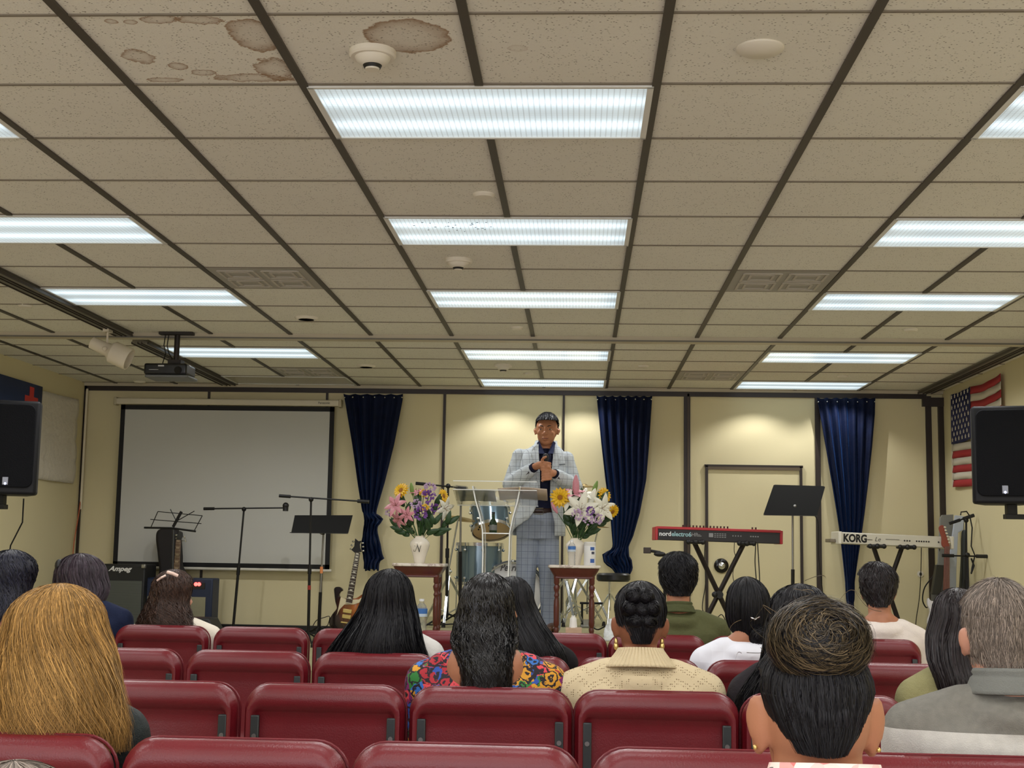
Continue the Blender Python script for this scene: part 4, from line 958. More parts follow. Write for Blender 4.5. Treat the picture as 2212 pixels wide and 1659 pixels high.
for z in (-.19, .185): MB().lathe([(R_b-.012, z-.02), (R_b+.012, z-.02), (R_b+.012, z+.02), (R_b-.012, z+.02), (R_b-.012, z-.02)], n=64, M=Tb, caps=False).build('hoop', mat('hoop_grey', (52, 58, 62), .3), r)
MB().lathe([(R_b-.014, .206), (R_b-.002, .208), (R_b-.002, .204)], n=64, M=Tb, caps=False).build('hoop_inlay', CHROME, r)
for k in range(10):
    a = 2*PI*k/10+.31; p = Tb @ Vector(((R_b+.006)*math.cos(a), (R_b+.006)*math.sin(a), .17)); MB().ell(p, (.022, .05, .016), 10, 8, M=rotm(0, -a+PI/2, 0)).build('claw', CHROME, r)
v = at(1094, 1224, cb.y); text('Pearl', .085, mat('script_dark', (44, 40, 40), .4), face_cam((v.x+.012, cb.y+.008, v.z-.01), ), r, 'lettering', shear=.35, bold=.0012, sx=.8)
def cym_stand(lb, base, top, cym, zf=ZS, rad=.2, tilt=(0, 0), R=.25, a0=.2, name='cymbal_stand', brass=(168, 142, 84)):
    r = thing(name, lb, 'cymbal stand', (base.x, base.y, zf)); b = MB()
    m = Vector((base.x, base.y, zf+(top.z-zf)*.5))
    MB().tube([(base.x, base.y, zf+.08), m], .013).cyl(m-Vector((0, 0, .025)), m+Vector((0, 0, .025)), .02).build('lower_pole', CHROME, r); MB().tube([m, top], .008).ell(m+Vector((.02, -.01, 0)), .014, 8, 6).build('upper_pole', CHROME, r)
    for k in range(3):
        a = a0+2*PI*k/3; e = Vector((base.x+R*math.cos(a), base.y+R*math.sin(a), zf+.02)); u = Vector((base.x, base.y, zf+.42)); j = u.lerp(e, .6)
        l = MB().tube([u, e], .007).tube([u+Vector((.012, 0, 0)), e+Vector((.012, 0, 0))], .005).tube([j, (base.x, base.y, zf+.10)], .006).build('leg', CHROME, r)
        MB().cyl(e-Vector((0, 0, .018)), e+Vector((0, 0, .02)), .018, .012).build('rubber_foot', BLACKP, l)
    if cym: MB().lathe([(0, .016), (.015, .016), (.034, .004), (rad, -.010), (rad, -.012), (.03, 0), (0, .012)], n=48, M=Matrix.Translation(top) @ rotm(*tilt, 0)).build('cymbal', mat('cymbal_brass', brass, .25, .9), r)
    return r
cym_stand('chrome cymbal stand with brown tilted cymbal beside the left side table', at(966, 1330, 11.5), at(990, 1118, 11.5), True, rad=.15, tilt=(-.12, .12), a0=.5)
cym_stand('chrome cymbal stand with thin brass cymbal behind the right bouquet', at(1243, 1330, 11.9), at(1262, 1049, 11.9), True, rad=.115, tilt=(0, 0), a0=.1)
cym_stand('chrome hi-hat stand just right of the preacher behind the table', at(1219, 1335, 11.6), at(1219, 1148, 11.6), False, a0=.9)
cym_stand('chrome cymbal stand with low cymbal behind the wipes tub', at(1269, 1335, 12.4), at(1293, 1137, 12.4), True, rad=.10, a0=1.4, R=.25)
# throne
q = at(1325, 1247, 11.6); r = thing('drum_throne', 'round black drum stool on chrome legs under the middle curtain', 'stool', (q.x, q.y, ZS))
MB().lathe([(0, -.035), (.13, -.035), (.145, -.02), (.145, .02), (.13, .035), (0, .037)], q, 32).build('seat', mat('seat_black', (22, 24, 24), .35), r)
MB().tube([(q.x-.03, q.y, q.z-.03), (q.x-.03, q.y, ZS+.15)], .012).build('post', CHROME, r)
for k in range(3):
    a = .4+2*PI*k/3; MB().tube([(q.x-.03, q.y, ZS+.3), (q.x-.03+.2*math.cos(a), q.y+.2*math.sin(a), ZS+.012)], .007).build('leg', CHROME, r)
q = at(1270, 1310, 11.75); r = thing('drum_pedal', 'black and chrome drum pedal on the stage behind the right side table', 'pedal', (q.x, 11.75, ZS))
b = MB().box((q.x, 11.7, ZS+.03), (.08, .28, .02), rx=.15).box((q.x, 11.75, ZS+.01), (.12, .3, .02)); b.build('footboard', STEEL, r, bevel=.003)
b = MB(); b.tube([(q.x-.05, 11.85, ZS+.01), (q.x-.05, 11.85, ZS+.2)], .01).tube([(q.x+.05, 11.85, ZS+.01), (q.x+.05, 11.85, ZS+.2)], .01).tube([(q.x-.07, 11.85, ZS+.2), (q.x+.13, 11.85, ZS+.2)], .01); b.build('frame', BLACK, r)
# ------------------------------------------------------------ acrylic lectern
t = NT('acrylic'); t.base((.96, .97, .97)); t.set(rough=.03, ior=1.12, trans=1.0, alpha=.42, spec=.9); ACR = t.m
t = NT('acrylic_edge'); t.base((.90, .92, .90)); t.set(rough=.15, alpha=.8); ACE = t.m
Yl = 10.1; r = thing('lectern', 'clear acrylic lectern standing in front of the preacher', 'lectern', (at(1075, 1300, Yl).x, Yl+.1, ZS))
A = at(979, 1043, Yl-.02); Bz = at(1179, 1083, Yl); xl, xr = A.x, at(1160, 1060, Yl).x; zhi, zlo = at(1060, 1040, Yl).z, at(1060, 1084, Yl).z
b = MB(); hw = (xr-xl)/2; cx = (xl+xr)/2-.0
b.add([(xl, Yl-.02, zlo+.085), (xr+.0, Yl-.02, zlo+.085), (xr, Yl+.38, zlo-.02), (xl, Yl+.38, zlo-.02), (xl, Yl-.02, zlo+.093), (xr, Yl-.02, zlo+.093), (xr, Yl+.38, zlo-.012), (xl, Yl+.38, zlo-.012)], [(0, 1, 2, 3), (7, 6, 5, 4), (0, 4, 5, 1), (2, 6, 7, 3), (1, 5, 6, 2), (0, 3, 7, 4)])
b.box((cx, Yl-.03, (zhi+zlo+.085)/2), (xr-xl, .008, zhi-zlo-.07)); b.build('reading_top', ACR, r, smooth=False)
b = MB()
for z, y in ((zhi, Yl-.03), (zlo+.089, Yl-.025), (zlo-.016, Yl+.38)): b.box((cx, y, z), (xr-xl, .007, .006))
b.build('top_edge', ACE, r, smooth=False)
zb_ = ZS+.02
def panel(pxs, nm):
    pts = []
    for px, py in pxs: v = at(px, py, Yl); pts.append((v.x, v.z))
    bot = (pts[-1][0], zb_); pts.append(bot)
    b = MB(); rows = [[(x, Yl, z), (x, Yl+.30, z)] for x, z in pts]; b.grid(rows); b.build('side_panel', ACR, r, solid=.010, angle=60)
    b = MB()
    b.tube([(x, Yl-.001, z) for x, z in pts], .0055, 6); b.tube([(x, Yl+.30, z) for x, z in pts], .0045, 6); b.build('panel_edge', ACE, r)
panel([(1021, 1050), (1027, 1080), (1036, 1112), (1042, 1145), (1043, 1190), (1042, 1240)], 'l')
panel([(1124, 1050), (1118, 1082), (1108, 1116), (1101, 1150), (1100, 1190), (1098, 1240)], 'r')
x0, x1 = at(1042, 1151, Yl).x, at(1101, 1151, Yl).x; zsf = at(1070, 1152, Yl).z
MB().box(((x0+x1)/2, Yl+.15, zsf), (x1-x0, .29, .008)).build('shelf', ACR, r, smooth=False)
MB().box(((x0+x1)/2, Yl-.002, zsf), (x1-x0, .005, .008)).build('shelf_edge', ACE, r, smooth=False)
MB().box(((x0+x1)/2, Yl+.15, ZS+.012), (.42, .36, .022)).build('base', ACR, r, smooth=False)
p = Vector((at(1065, 1148, Yl+.15).x, Yl+.15, zsf+.005))
r = thing('green_bottle', 'small dark green bottle on the shelf inside the clear lectern', 'bottle', p)
MB().lathe([(0, 0), (.028, 0), (.030, .01), (.030, .075), (.012, .11), (.011, .145), (0, .145)], p, 20).build('glass', mat('bottle_green', (24, 46, 22), .12), r)
MB().lathe([(.0308, .02), (.0308, .06)], p, 20).build('label', mat('label_grey', (110, 112, 108), .5), r)
MB().lathe([(.013, .142), (.013, .158), (0, .158)], p, 16).build('cap', BLACKP, r)
MB_ = MB(); 
def sheet(px0, px1, lb, nm, m, cat, dy=0, th=.018):
    x0, x1 = at(px0, 1068, Yl+.12).x, at(px1, 1068, Yl+.12).x; b = MB(); s_ = -(.105)/.40
    def zz(y): return zlo+.094+(y-(Yl-.02))*s_
    ya, yb = Yl+.03+dy, Yl+.30
    rows = []
    for k in range(9):
        u = k/8; x = x0+(x1-x0)*u; lift = .010*math.sin(PI*u) + .002
        rows.append([(x, ya, zz(ya)+lift), (x, yb, zz(yb)+lift)])
    b.grid(rows); o = b.build(nm, m, None, solid=th*.2, angle=80); tag(o, lb, cat)
sheet(990, 1070, 'dark grey folder lying on the left half of the clear lectern', 'folder', mat('folder_grey', (112, 120, 116), .6), 'folder')
BKP = mat('book_pages', (176, 158, 140), .7, var=.06, vs=30)
x0, x1 = at(1077, 1068, Yl+.1).x, at(1182, 1068, Yl+.1).x; xm = x0+(x1-x0)*.44
def zz(y): return zlo+.096+(y-(Yl-.02))*-(.105/.40)
r = thing('open_book', 'open book with tan pages lying on the clear lectern before the preacher', 'book', (xm, Yl+.15, zz(Yl+.15)))
for xa, xb, nm in ((x0, xm-.002, 'l'), (xm+.002, x1, 'r')):
    rows = []
    for k in range(9):
        u = k/8; x = xa+(xb-xa)*u; d_ = (1-u) if nm == 'l' else u; lift = .004+.016*math.sin(PI*(1-d_)*.5+.3)*(.4+.6*(1-d_))
        rows.append([(x, Yl+.0, zz(Yl+.0)+lift), (x, Yl+.26, zz(Yl+.26)+lift)])
    MB().grid(rows).build('page_block', BKP, r, solid=.012, angle=80)
MB().box((xm, Yl-.002, zz(Yl)+.006), (.008, .01, .03)).build('bookmark', mat('ribbon_gold', (200, 176, 110), .5), r)
# ------------------------------------------------------------ keyboards
def keyboard(lb, c0, c1, Y0, Y1, h, d, mats, nm, top_lip, end):
    a, c = at(*c0, Y0), at(*c1, Y1); L = (c-a).length; ang = math.atan2(c.y-a.y, c.x-a.x); tilt = -math.asin((c.z-a.z)/L)
    T = Matrix.Translation(a) @ rotm(0, tilt, ang)
    r = thing(nm, lb, 'keyboard', a)
    return r, T, L
RED = mat('keyboard_red', (176, 30, 40), .35); KB = mat('keyboard_black', (20, 16, 18), .4)
a, c = at(1417, 1138, 11.4), at(1691, 1147, 11.4); h = a.z-at(1417, 1166, 11.4).z; L = (c-a).length
T = Matrix.Translation(a) @ rotm(0, -math.atan2(c.z-a.z, c.x-a.x), .03)
r = thing('red_keyboard', 'red stage keyboard on an X stand, maker lettering facing the audience', 'keyboard', a)
b = MB().box((L/2, .15, -h/2-.005), (L-.03, .29, h-.012), M=T); b.build('body', KB, r, bevel=.004)
for x in (.006, L-.006): MB().box((x, .15, -h/2), (.024, .31, h+.004), M=T).build('end_cheek', RED, r, bevel=.005)
MB().box((L/2, .15, -.005), (L-.02, .31, .022), M=T).build('top_panel', RED, r, bevel=.004)
b = MB()
for x in list(np.linspace(.24, .62, 14))+[.83, .86]: MB().cyl(T @ Vector((x, .12, .005)), T @ Vector((x, .12, .026)), .007).build('knob', mat('knob_dark', (60, 20, 24), .4), r)
WL = mat('letter_white', (226, 228, 230), .4); WG = mat('print_grey', (140, 140, 142), .5)
def tx(s, size, x, z, m=WL, **kw): text(s, size, m, T @ Matrix.Translation((x, -.0085+.0, z)) @ rotm(PI/2, 0, 0), r, **kw)
tx('nord', .052, .078, -h*.52, bold=.0015, sx=1.0); tx('electro6', .052, .215, -h*.52, bold=.0015, sx=.95, m=mat('letter_teal', (150, 190, 196), .4)); tx('HP', .044, .325, -h*.52, m=WG, bold=.0005)
b = MB().box((.36, 0.003, -h*.5), (.03, .004, .004), M=T).box((.365, 0.003, -h*.6), (.04, .004, .006), M=T).box((.465, 0.003, -h*.5), (.036, .004, .034), M=T)
for k in range(5):
    for j in range(3): b.box((.50+k*.021, 0.003, -h*.38-j*.014), (.015, .004, .006), M=T)
for k in range(4): b.box((.65+k*.022, 0.003, -h*.5), (.009, .004, .010), M=T)
for k in range(4): b.box((.80+k*.02, 0.003, -h*.5), (.011, .004, .010), M=T)
b.build('panel_lettering', WG, r, smooth=False)['kind'] = 'stuff'
def xstand(lb, tops, cross, bots, Y, zf, nm='keyboard_stand', arm_w=.055):
    t0, t1 = at(*tops[0], Y), at(*tops[1], Y); x_ = at(*cross, Y); r = thing(nm, lb, 'keyboard stand', (x_.x, Y+.15, zf))
    for i, (tp_) in enumerate((t0, t1)):
        d = x_-tp_; k = (tp_.z-zf-.015)/(tp_.z-x_.z); bt = tp_+d*k; yo = .0 if i == 0 else .04
        b = MB(); 
        for dy in (0,): b.tube([tp_+Vector((0, yo+.12, 0)), bt+Vector((0, yo+.12, 0))], .021, 8)
        ar = b.build('arm', mat('stand_brown', (34, 26, 26), .4, .3), r)
        MB().tube([tp_+Vector((0, -.04, 0)), tp_+Vector((0, .34, 0))], .013).ell(tp_+Vector((0, -.045, 0)), .024, 10, 8).ell(tp_+Vector((-.06, -.03, .0)), .022, 10, 8).ell(tp_+Vector((.06, -.03, .0)), .022, 10, 8).tube([tp_+Vector((-.06, -.03, .0)), tp_+Vector((.06, -.03, .0))], .016).build('support_bar', BLACKP, ar)
        bt.z = zf+.013; MB().tube([bt+Vector((0, -.08, 0)), bt+Vector((0, .34, 0))], .013).build('foot_bar', BLACKP, ar)
    MB().cyl(x_+Vector((0, .05, 0)), x_+Vector((0, .20, 0)), .032).ell(x_+Vector((-.04, .06, .0)), .026, 10, 8).build('hinge_knob', BLACKP, r)
xstand('black X-shaped keyboard stand under the red keyboard', ((1502, 1171), (1612, 1174)), (1556, 1285), None, 11.4, ZS)
a, c = at(1812, 1149, 11.9), at(2062, 1160, 11.9); h = a.z-at(1812, 1174, 11.9).z; L = (c-a).length
T = Matrix.Translation(a) @ rotm(0, -math.atan2(c.z-a.z, c.x-a.x), .03)
SIL = mat('keyboard_silver', (206, 202, 188), .4, .15)
r = thing('silver_keyboard', 'silver-white keyboard on an X stand, large maker lettering on its back', 'keyboard', a)
MB().box((L/2, .15, -h/2), (L-.03, .28, h), M=T).build('body', SIL, r, bevel=.008)
for x in (.012, L-.012): MB().box((x, .15, -h/2), (.03, .31, h+.01), M=T).build('end_cheek', mat('cheek_white', (226, 222, 208), .35), r, bevel=.006)
MB().box((-.03, .2, -h*.75), (.05, .2, .03), M=T, rz=0).build('side_wedge', mat('wedge_grey', (120, 110, 92), .5), r, bevel=.004)
text('KORG', .092, BLACK, T @ Matrix.Translation((.145, .0098, -h*.52)) @ rotm(PI/2, 0, 0), r, bold=.0042, sx=.8); text('Le', .055, mat('script_grey', (60, 60, 58), .4), T @ Matrix.Translation((.34, .0098, -h*.5)) @ rotm(PI/2, 0, 0), r, 'model_script', shear=.3)
b = MB()
for x in list(.575+np.arange(3)*.022)+list(.68+np.arange(6)*.021)+[.87, .90]: b.ell(T @ Vector((x, .008, -h*.5)), (.0075, .003, .0075), 8, 6)
b.box((.26, .008, -h*.55), (.07, .004, .004), M=T); b.box((.47, .008, -h*.45), (.12, .004, .003), M=T); b.build('socket', mat('socket_dark', (40, 38, 36), .5), r)
xstand('black X-shaped keyboard stand under the silver keyboard', ((1893, 1180), (1958, 1182)), (1925, 1275), None, 11.95, ZL)
# cables from keyboards
def cable(lb, pts, Y, rad=.0045, zf=None, m=BLACK):
    P_ = [at(x, y, Y) for x, y in pts]
    if zf is not None: P_.append(Vector((P_[-1].x+.05, P_[-1].y, zf+.006)))
    out = []
    for i in range(len(P_)-1):
        p0, p1, p2, p3 = P_[max(0, i-1)], P_[i], P_[i+1], P_[min(len(P_)-1, i+2)]
        for j in range(5): t_ = j/5; out.append(.5*((2*p1)+(p2-p0)*t_+(2*p0-5*p1+4*p2-p3)*t_*t_+(3*p1-p0-3*p2+p3)*t_**3))
    out.append(P_[-1]); tag(MB().tube(out, rad, 6).build('cable', m), lb, 'cable')
cable('black cable hanging from the right half of the red keyboard, left strand', [(1630, 1160), (1632, 1180), (1631, 1215), (1634, 1255), (1638, 1300)], 11.75, zf=ZS)
cable('black cable hanging from the right half of the red keyboard, right strand', [(1636, 1160), (1637, 1180), (1639, 1215), (1641, 1255), (1640, 1300)], 11.7, zf=ZS)
cable('thin black cable hanging below the middle of the red keyboard', [(1587, 1165), (1586, 1190), (1590, 1210), (1583, 1240), (1590, 1275), (1600, 1310)], 11.8, .003, ZS)
cable('black cable running down beside the papered-over door', [(1524, 1165), (1522, 1200), (1524, 1260), (1518, 1300), (1520, 1322), (1545, 1335), (1560, 1328)], 12.0, .004, ZS)
cable('black cable curving down the wall to the socket at the right', [(1990, 1165), (1990, 1200), (1989, 1240), (1988, 1265), (1985, 1300), (1979, 1340), (1978, 1380)], 12.9, .004, ZL)
cable('thick black cable looping beside the grey folding table', [(2030, 1165), (2028, 1205), (2018, 1240), (1998, 1268), (1993, 1295), (2000, 1312), (2010, 1318)], 12.5, .006, ZL)
cable('black cable lying along the foot of the left back wall', [(250, 1362), (420, 1358), (500, 1362), (580, 1358), (640, 1364), (690, 1360), (760, 1366)], 12.7, .010)
cable('thin black cable curling beside the sunburst guitar', [(676, 1352), (684, 1340), (700, 1334), (712, 1332), (708, 1350), (700, 1358)], 12.1, .004, ZL)
cable('black cable lying on the stage in front of the drum kit', [(900, 1347), (940, 1350), (980, 1348), (1010, 1350)], 10.75, .006)
cable('black cable on the stage between the right table and the white bag', [(1278, 1354), (1292, 1360), (1310, 1352), (1330, 1350)], 10.8, .006)
cable('cable curving from the slanted music stand to the wall', [(1757, 1112), (1764, 1120), (1768, 1140), (1768, 1200), (1775, 1260), (1780, 1300)], 12.6, .004, ZL)
# tablet clamp by the green shirt
q = at(1400, 1190, 11.2); r = thing('tablet_holder', 'small black tablet holder on a stand left of the red keyboard stand', 'stand', (at(1428, 1200, 11.2).x, 11.2, ZS))
MB().box(at(1398, 1189, 11.2), (.062, .02, .05)).build('clamp', mat('clamp_brown', (58, 48, 42), .5), r, bevel=.004)
MB().tube([at(1406, 1190, 11.2), at(1425, 1193, 11.2), at(1436, 1203, 11.2)], .012).ell(at(1425, 1197, 11.2), (.05, .03, .022), 12, 8).build('arm', BLACKP, r)
v = at(1436, 1203, 11.2); MB().tube([v, (v.x, v.y, ZS+.01)], .012).lathe([(.12, 0), (.12, .012), (.02, .02), (0, .02)], (v.x, v.y, ZS), 20).build('pole', BLACK, r)
# ------------------------------------------------------------ right corner clutter
Yc = 12.25; REDB = mat('red_brown', (136, 62, 46), .35)
r = thing('red_guitar', 'red-necked electric guitar with pale body at the end of the silver keyboard', 'guitar', (at(2046, 1300, Yc-.3).x, Yc-.3, ZL)); Yr_ = Yc-.35
outline_body('headstock', smooth_outline([(2030, 1150), (2028, 1140), (2032, 1135), (2039, 1136), (2042, 1150), (2051, 1176), (2050, 1182), (2040, 1183), (2034, 1176), (2034, 1162)], 3), Yr_, .016, REDB, r, bevel=.003)
b = MB(); neck(b, at(2044, 1300, Yr_), at(2046, 1180, Yr_), .056, .043, -.008); b.build('neck', mat('neck_red', (112, 50, 40), .4), r, bevel=.003)
for k in range(6): v = at(2041+k*2.0, 1139+k*6.6, Yr_-.02); MB().ell(v, (.012, .01, .008), 10, 6).build('tuning_peg', mat('peg_cream', (226, 220, 200), .25, .4), r)
outline_body('body', smooth_outline([(2006, 1292), (2012, 1298), (2028, 1300), (2036, 1306), (2052, 1306), (2066, 1296), (2074, 1302), (2072, 1320), (2076, 1345), (2066, 1368), (2040, 1374), (2014, 1366), (2004, 1345), (2010, 1322), (2004, 1306)], 3), Yr_, .045, mat('body_white', (216, 214, 220), .2), r, bevel=.008)
strings(r, at(2042, 1340, Yr_), at(2046, 1180, Yr_), .05, .034, 6, NICK)
g = outline_body('folding_panel', [(2044, 1118), (2049, 1111), (2074, 1110), (2068, 1170), (2056, 1230), (2046, 1290), (2040, 1366), (2018, 1366), (2026, 1290), (2038, 1180)], Yc+.1, .03, mat('panel_grey', (122, 122, 116), .5), bevel=.004, lean=.2)
tag(g, 'grey folded panel leaning in the right rear corner', 'panel')
g = outline_body('white_board', [(2074, 1112), (2094, 1114), (2090, 1145), (2079, 1150), (2072, 1230), (2064, 1366), (2042, 1366), (2048, 1280), (2062, 1180)], Yc+.02, .03, mat('board_pale', (176, 184, 196), .4), bevel=.004, lean=.15)
tag(g, 'pale white board leaning in front of the grey panel', 'board')
g = outline_body('dark_box', [(2024, 1220), (2042, 1221), (2032, 1284), (2014, 1284)], Yc+.0, .08, mat('box_dark', (50, 50, 44), .5), bevel=.004)
bx = g.data; tag(g, 'narrow dark case behind the red guitar neck', 'case')
v = at(2027, 1284, Yc); b = MB().box((v.x, Yc+.04, (v.z+ZL)/2), (.10, .07, v.z-ZL)); o = b.build('lower_case', mat('case_grey', (88, 88, 84), .5), g, bevel=.004)
g = outline_body('long_gig_bag', smooth_outline([(2082, 1150), (2092, 1146), (2099, 1160), (2108, 1180), (2106, 1240), (2108, 1300), (2110, 1366), (2070, 1366), (2076, 1280), (2080, 1210)], 3), 12.35, .09, mat('bag_green', (38, 42, 40), .6, bump=.3, bs=100), bevel=.02)
tag(g, 'tall dark instrument bag standing beside the corner microphone stand', 'instrument bag')
mic_stand('black microphone stand with short slanted boom in the right corner', (2088, 1366), (2087, 1124), ((2051, 1131), (2104, 1113)), 12.0, ZL, 'end', R=.10, a0=2.0)
mic_stand('black microphone stand with level boom at the right corner', (2094, 1366), (2090, 1199), ((2035, 1200), (2134, 1202)), 11.75, ZL, 'end', R=.11, a0=1.2)
b = MB(); b.tube([at(2075, 1113, 11.78), at(2076, 1106, 11.78), at(2088, 1105, 11.78), at(2095, 1115, 11.78), at(2100, 1140, 11.78), at(2098, 1180, 11.78), at(2106, 1200, 11.78), at(2100, 1225, 11.78), at(2098, 1240, 11.78)], .006); b.tube([at(2098, 1206, 11.78), at(2104, 1222, 11.78), at(2098, 1238, 11.78)], .008)
tag(b.build('hanging_strap', BLACK), 'black strap and cable looped over the corner microphone stands', 'strap')
# ============================================================ people
def skin(name, rgb, rough=.5): 
    t = NT(name); c = lin(rgb); t.base(t.mix(t.noise(30, 3), tuple(v*.93 for v in c), tuple(min(1, v*1.06) for v in c))); t.set(rough=rough, spec=.4, sss=.0); t.bump(t.noise(300, 3), .15, .001); return t.m
SK1 = skin('skin_tan', (166, 112, 84)); SK2 = skin('skin_brown', (136, 86, 62)); SK3 = skin('skin_light', (190, 138, 116)); SKP = skin('skin_preacher', (180, 124, 90))
def hmat(name, rgb, rough=.5, spec=.3):
    out = []
    for i, k in enumerate((.55, 1.0, 1.7)):
        t = NT('%s_%d' % (name, i)); t.base(tuple(v*k for v in lin(rgb))); t.set(rough=rough, spec=spec); out.append(t.m)
    return out
def hair(parent, Y, top, rings, mats, n=2600, ry=.105, back=.0, seed=1, wave=.0, wfreq=9, width=.0016, length=None, azmax=2.1, drape=.03, ends=.12, lift=.0, capk=.955, name='hair', front=0, scut=.75, clump=60, fly=.004, hairline=.0, below=.72):
    """hair that follows a head: dome from `top` to the first ring, then down the remaining rings (pixel outlines at depth Y)"""
    if drape > .015: drape += .045
    g = np.random.default_rng(seed); R3 = []
    for py, xl, xr in rings:
        a, c = at(xl, py, Y), at(xr, py, Y); R3.append(((a.x+c.x)/2, (c.x-a.x)/2, (a.z+c.z)/2))
    tp = at(top[0], top[1], Y); z1 = R3[0][2]; cx1, w1 = R3[0][0], R3[0][1]; hd = tp.z-z1
    S, CX, WX, Z = [], [], [], []
    for k in range(13):
        th = PI/2*k/12; CX.append(tp.x+(cx1-tp.x)*math.sin(th)**2); WX.append(max(.003, w1*math.sin(th))); Z.append(z1+hd*math.cos(th)); S.append(k/12*(hd+w1)*.8)
    zc = [r[2] for r in R3][::-1]
    if len(R3) > 1:
        m = 24
        for k in range(1, m+1):
            z = z1+(R3[-1][2]-z1)*k/m
            CX.append(np.interp(z, zc, [r[0] for r in R3][::-1])); WX.append(np.interp(z, zc, [r[1] for r in R3][::-1])); Z.append(z); S.append(S[-1]+abs(z1-R3[-1][2])/m)
    S, CX, WX, Z = map(np.array, (S, CX, WX, Z)); WX[13:] = np.convolve(np.pad(WX, 2, 'edge'), np.ones(5)/5, 'valid')[13:]
    RY = np.where(Z >= z1, ry*np.clip(WX/max(w1, 1e-6), .02, 1), ry - (ry*(1-below))*sm01((z1-Z)/.16)); CY = np.where(Z >= z1-.04, 0, -drape*sm01((z1-.04-Z)/.15))+back
    D = S[-1]
    def pos(az, d, rho):
        d = np.clip(d, 0, D); cx = np.interp(d, S, CX); w = np.interp(d, S, WX); z = np.interp(d, S, Z); z = np.where(z > z1, z1+(z-z1)*rho, z); r_ = np.interp(d, S, RY); cy = np.interp(d, S, CY)
        return np.stack([cx+w*rho*np.sin(az), Y+(cy-r_*rho*np.cos(az))*(-1 if front else 1), z], -1)
    s1 = S[12]
    # cap under the strands
    na = 40; dome = np.linspace(0, s1, 11); A = np.linspace(-PI, PI, na+1)
    b = MB(); rows = []
    dfr = lambda az: s1*(1-(1-scut)*sm01((abs(az)-azmax+.3)/.6))+hairline      # front hairline sits higher
    rows = [[tuple(pos(a, min(dd, dfr(a)), capk)) for a in A] for dd in dome]; b.grid(rows)
    if D > s1+.01:
        A2 = np.linspace(-azmax, azmax, na); low = np.linspace(s1, D-.02, 16); b.grid([[tuple(pos(a, dd, capk)) for a in A2] for dd in low])
    cap = b.build(name, mats[0], parent, solid=.008, angle=180)
    # strands
    P_ = 14 if length is None else 5
    az0 = g.uniform(-PI, PI, n); cl = g.integers(0, clump, n); cph = g.uniform(0, 2*PI, clump)[cl]; caz = g.uniform(-.05, .05, clump)[cl]
    if length is None:
        d0 = s1*.85*g.uniform(0, 1, n)**2.4; d1 = D*(1-ends*g.uniform(0, 1, n)**2)
        fr = np.abs(az0) > azmax; d1 = np.where(fr, s1*scut+hairline, d1); d0 = np.where(fr, np.minimum(d0, d1*.5), d0)
    else:
        d0 = g.uniform(0, D, n)*np.where(g.uniform(0, 1, n) < .0, 0, 1); d1 = np.minimum(D+.004, d0+length*g.uniform(.6, 1.2, n))
        fr = np.abs(az0) > azmax; lim = s1*scut+hairline; bad = fr & (d0 > lim); d0 = np.where(bad, g.uniform(0, lim, n), d0); d1 = np.where(fr, np.minimum(d1, lim+.01), d1)
    t = np.linspace(0, 1, P_)[None, :]; d = d0[:, None]+(d1-d0)[:, None]*t
    amp = wave*np.clip(d/ max(.12, s1), 0, 1.6)
    az = az0[:, None]+caz[:, None]*np.clip(d/s1, 0, 2)+amp*np.sin(d*wfreq*2*PI/ .5+cph[:, None])+g.normal(0, .012, (n, 1))*t
    if azmax < PI: az = np.where((d > s1) & (np.abs(az) > azmax), np.sign(az)*azmax, az)
    rho = g.uniform(.965, 1.03, n)[:, None]+(amp*.22*np.cos(d*wfreq*2*PI/.5+cph[:, None]))+fly*g.normal(0, 1, (n, 1))*t**2*3+lift*t
    V0 = pos(az, d, rho)
    if length is not None: V0 = V0+g.normal(0, .0022, (n, 1, 3))*t[..., None]
    tan = np.gradient(V0, axis=1); tan /= np.linalg.norm(tan, axis=2, keepdims=True)+1e-9
    ctr = np.stack([np.interp(d, S, CX), Y+np.interp(d, S, CY), V0[..., 2]-.02], -1); out = V0-ctr; out /= np.linalg.norm(out, axis=2, keepdims=True)+1e-9
    side = np.cross(tan, out); side /= np.linalg.norm(side, axis=2, keepdims=True)+1e-9; tw = g.normal(0, .5, (n, 1, 1)); side = side*np.cos(tw)+out*np.sin(tw)
    wd = width*g.uniform(.6, 1.4, (n, 1, 1))*(1-.8*t[..., None]**3)
    strand_mesh(V0, side*wd, mats, g, cap)
    return cap, pos, D, s1
def strand_mesh(V0, off, mats, g, parent, name='strands'):
    n, P_ = V0.shape[:2]; V = np.stack([V0-off, V0+off], 2).reshape(-1, 3)
    i = (np.arange(n)[:, None]*P_+np.arange(P_-1)[None, :]).ravel()*2; F = np.stack([i, i+1, i+3, i+2], 1)
    mi = np.repeat(g.choice(3, n, p=[.3, .45, .25]), P_-1)
    o = fast(name, V, F, mats, mi, parent); o.matrix_parent_inverse = Matrix.Identity(4); 
    if parent is not None: o.matrix_parent_inverse = Matrix.Identity(4)
    return o
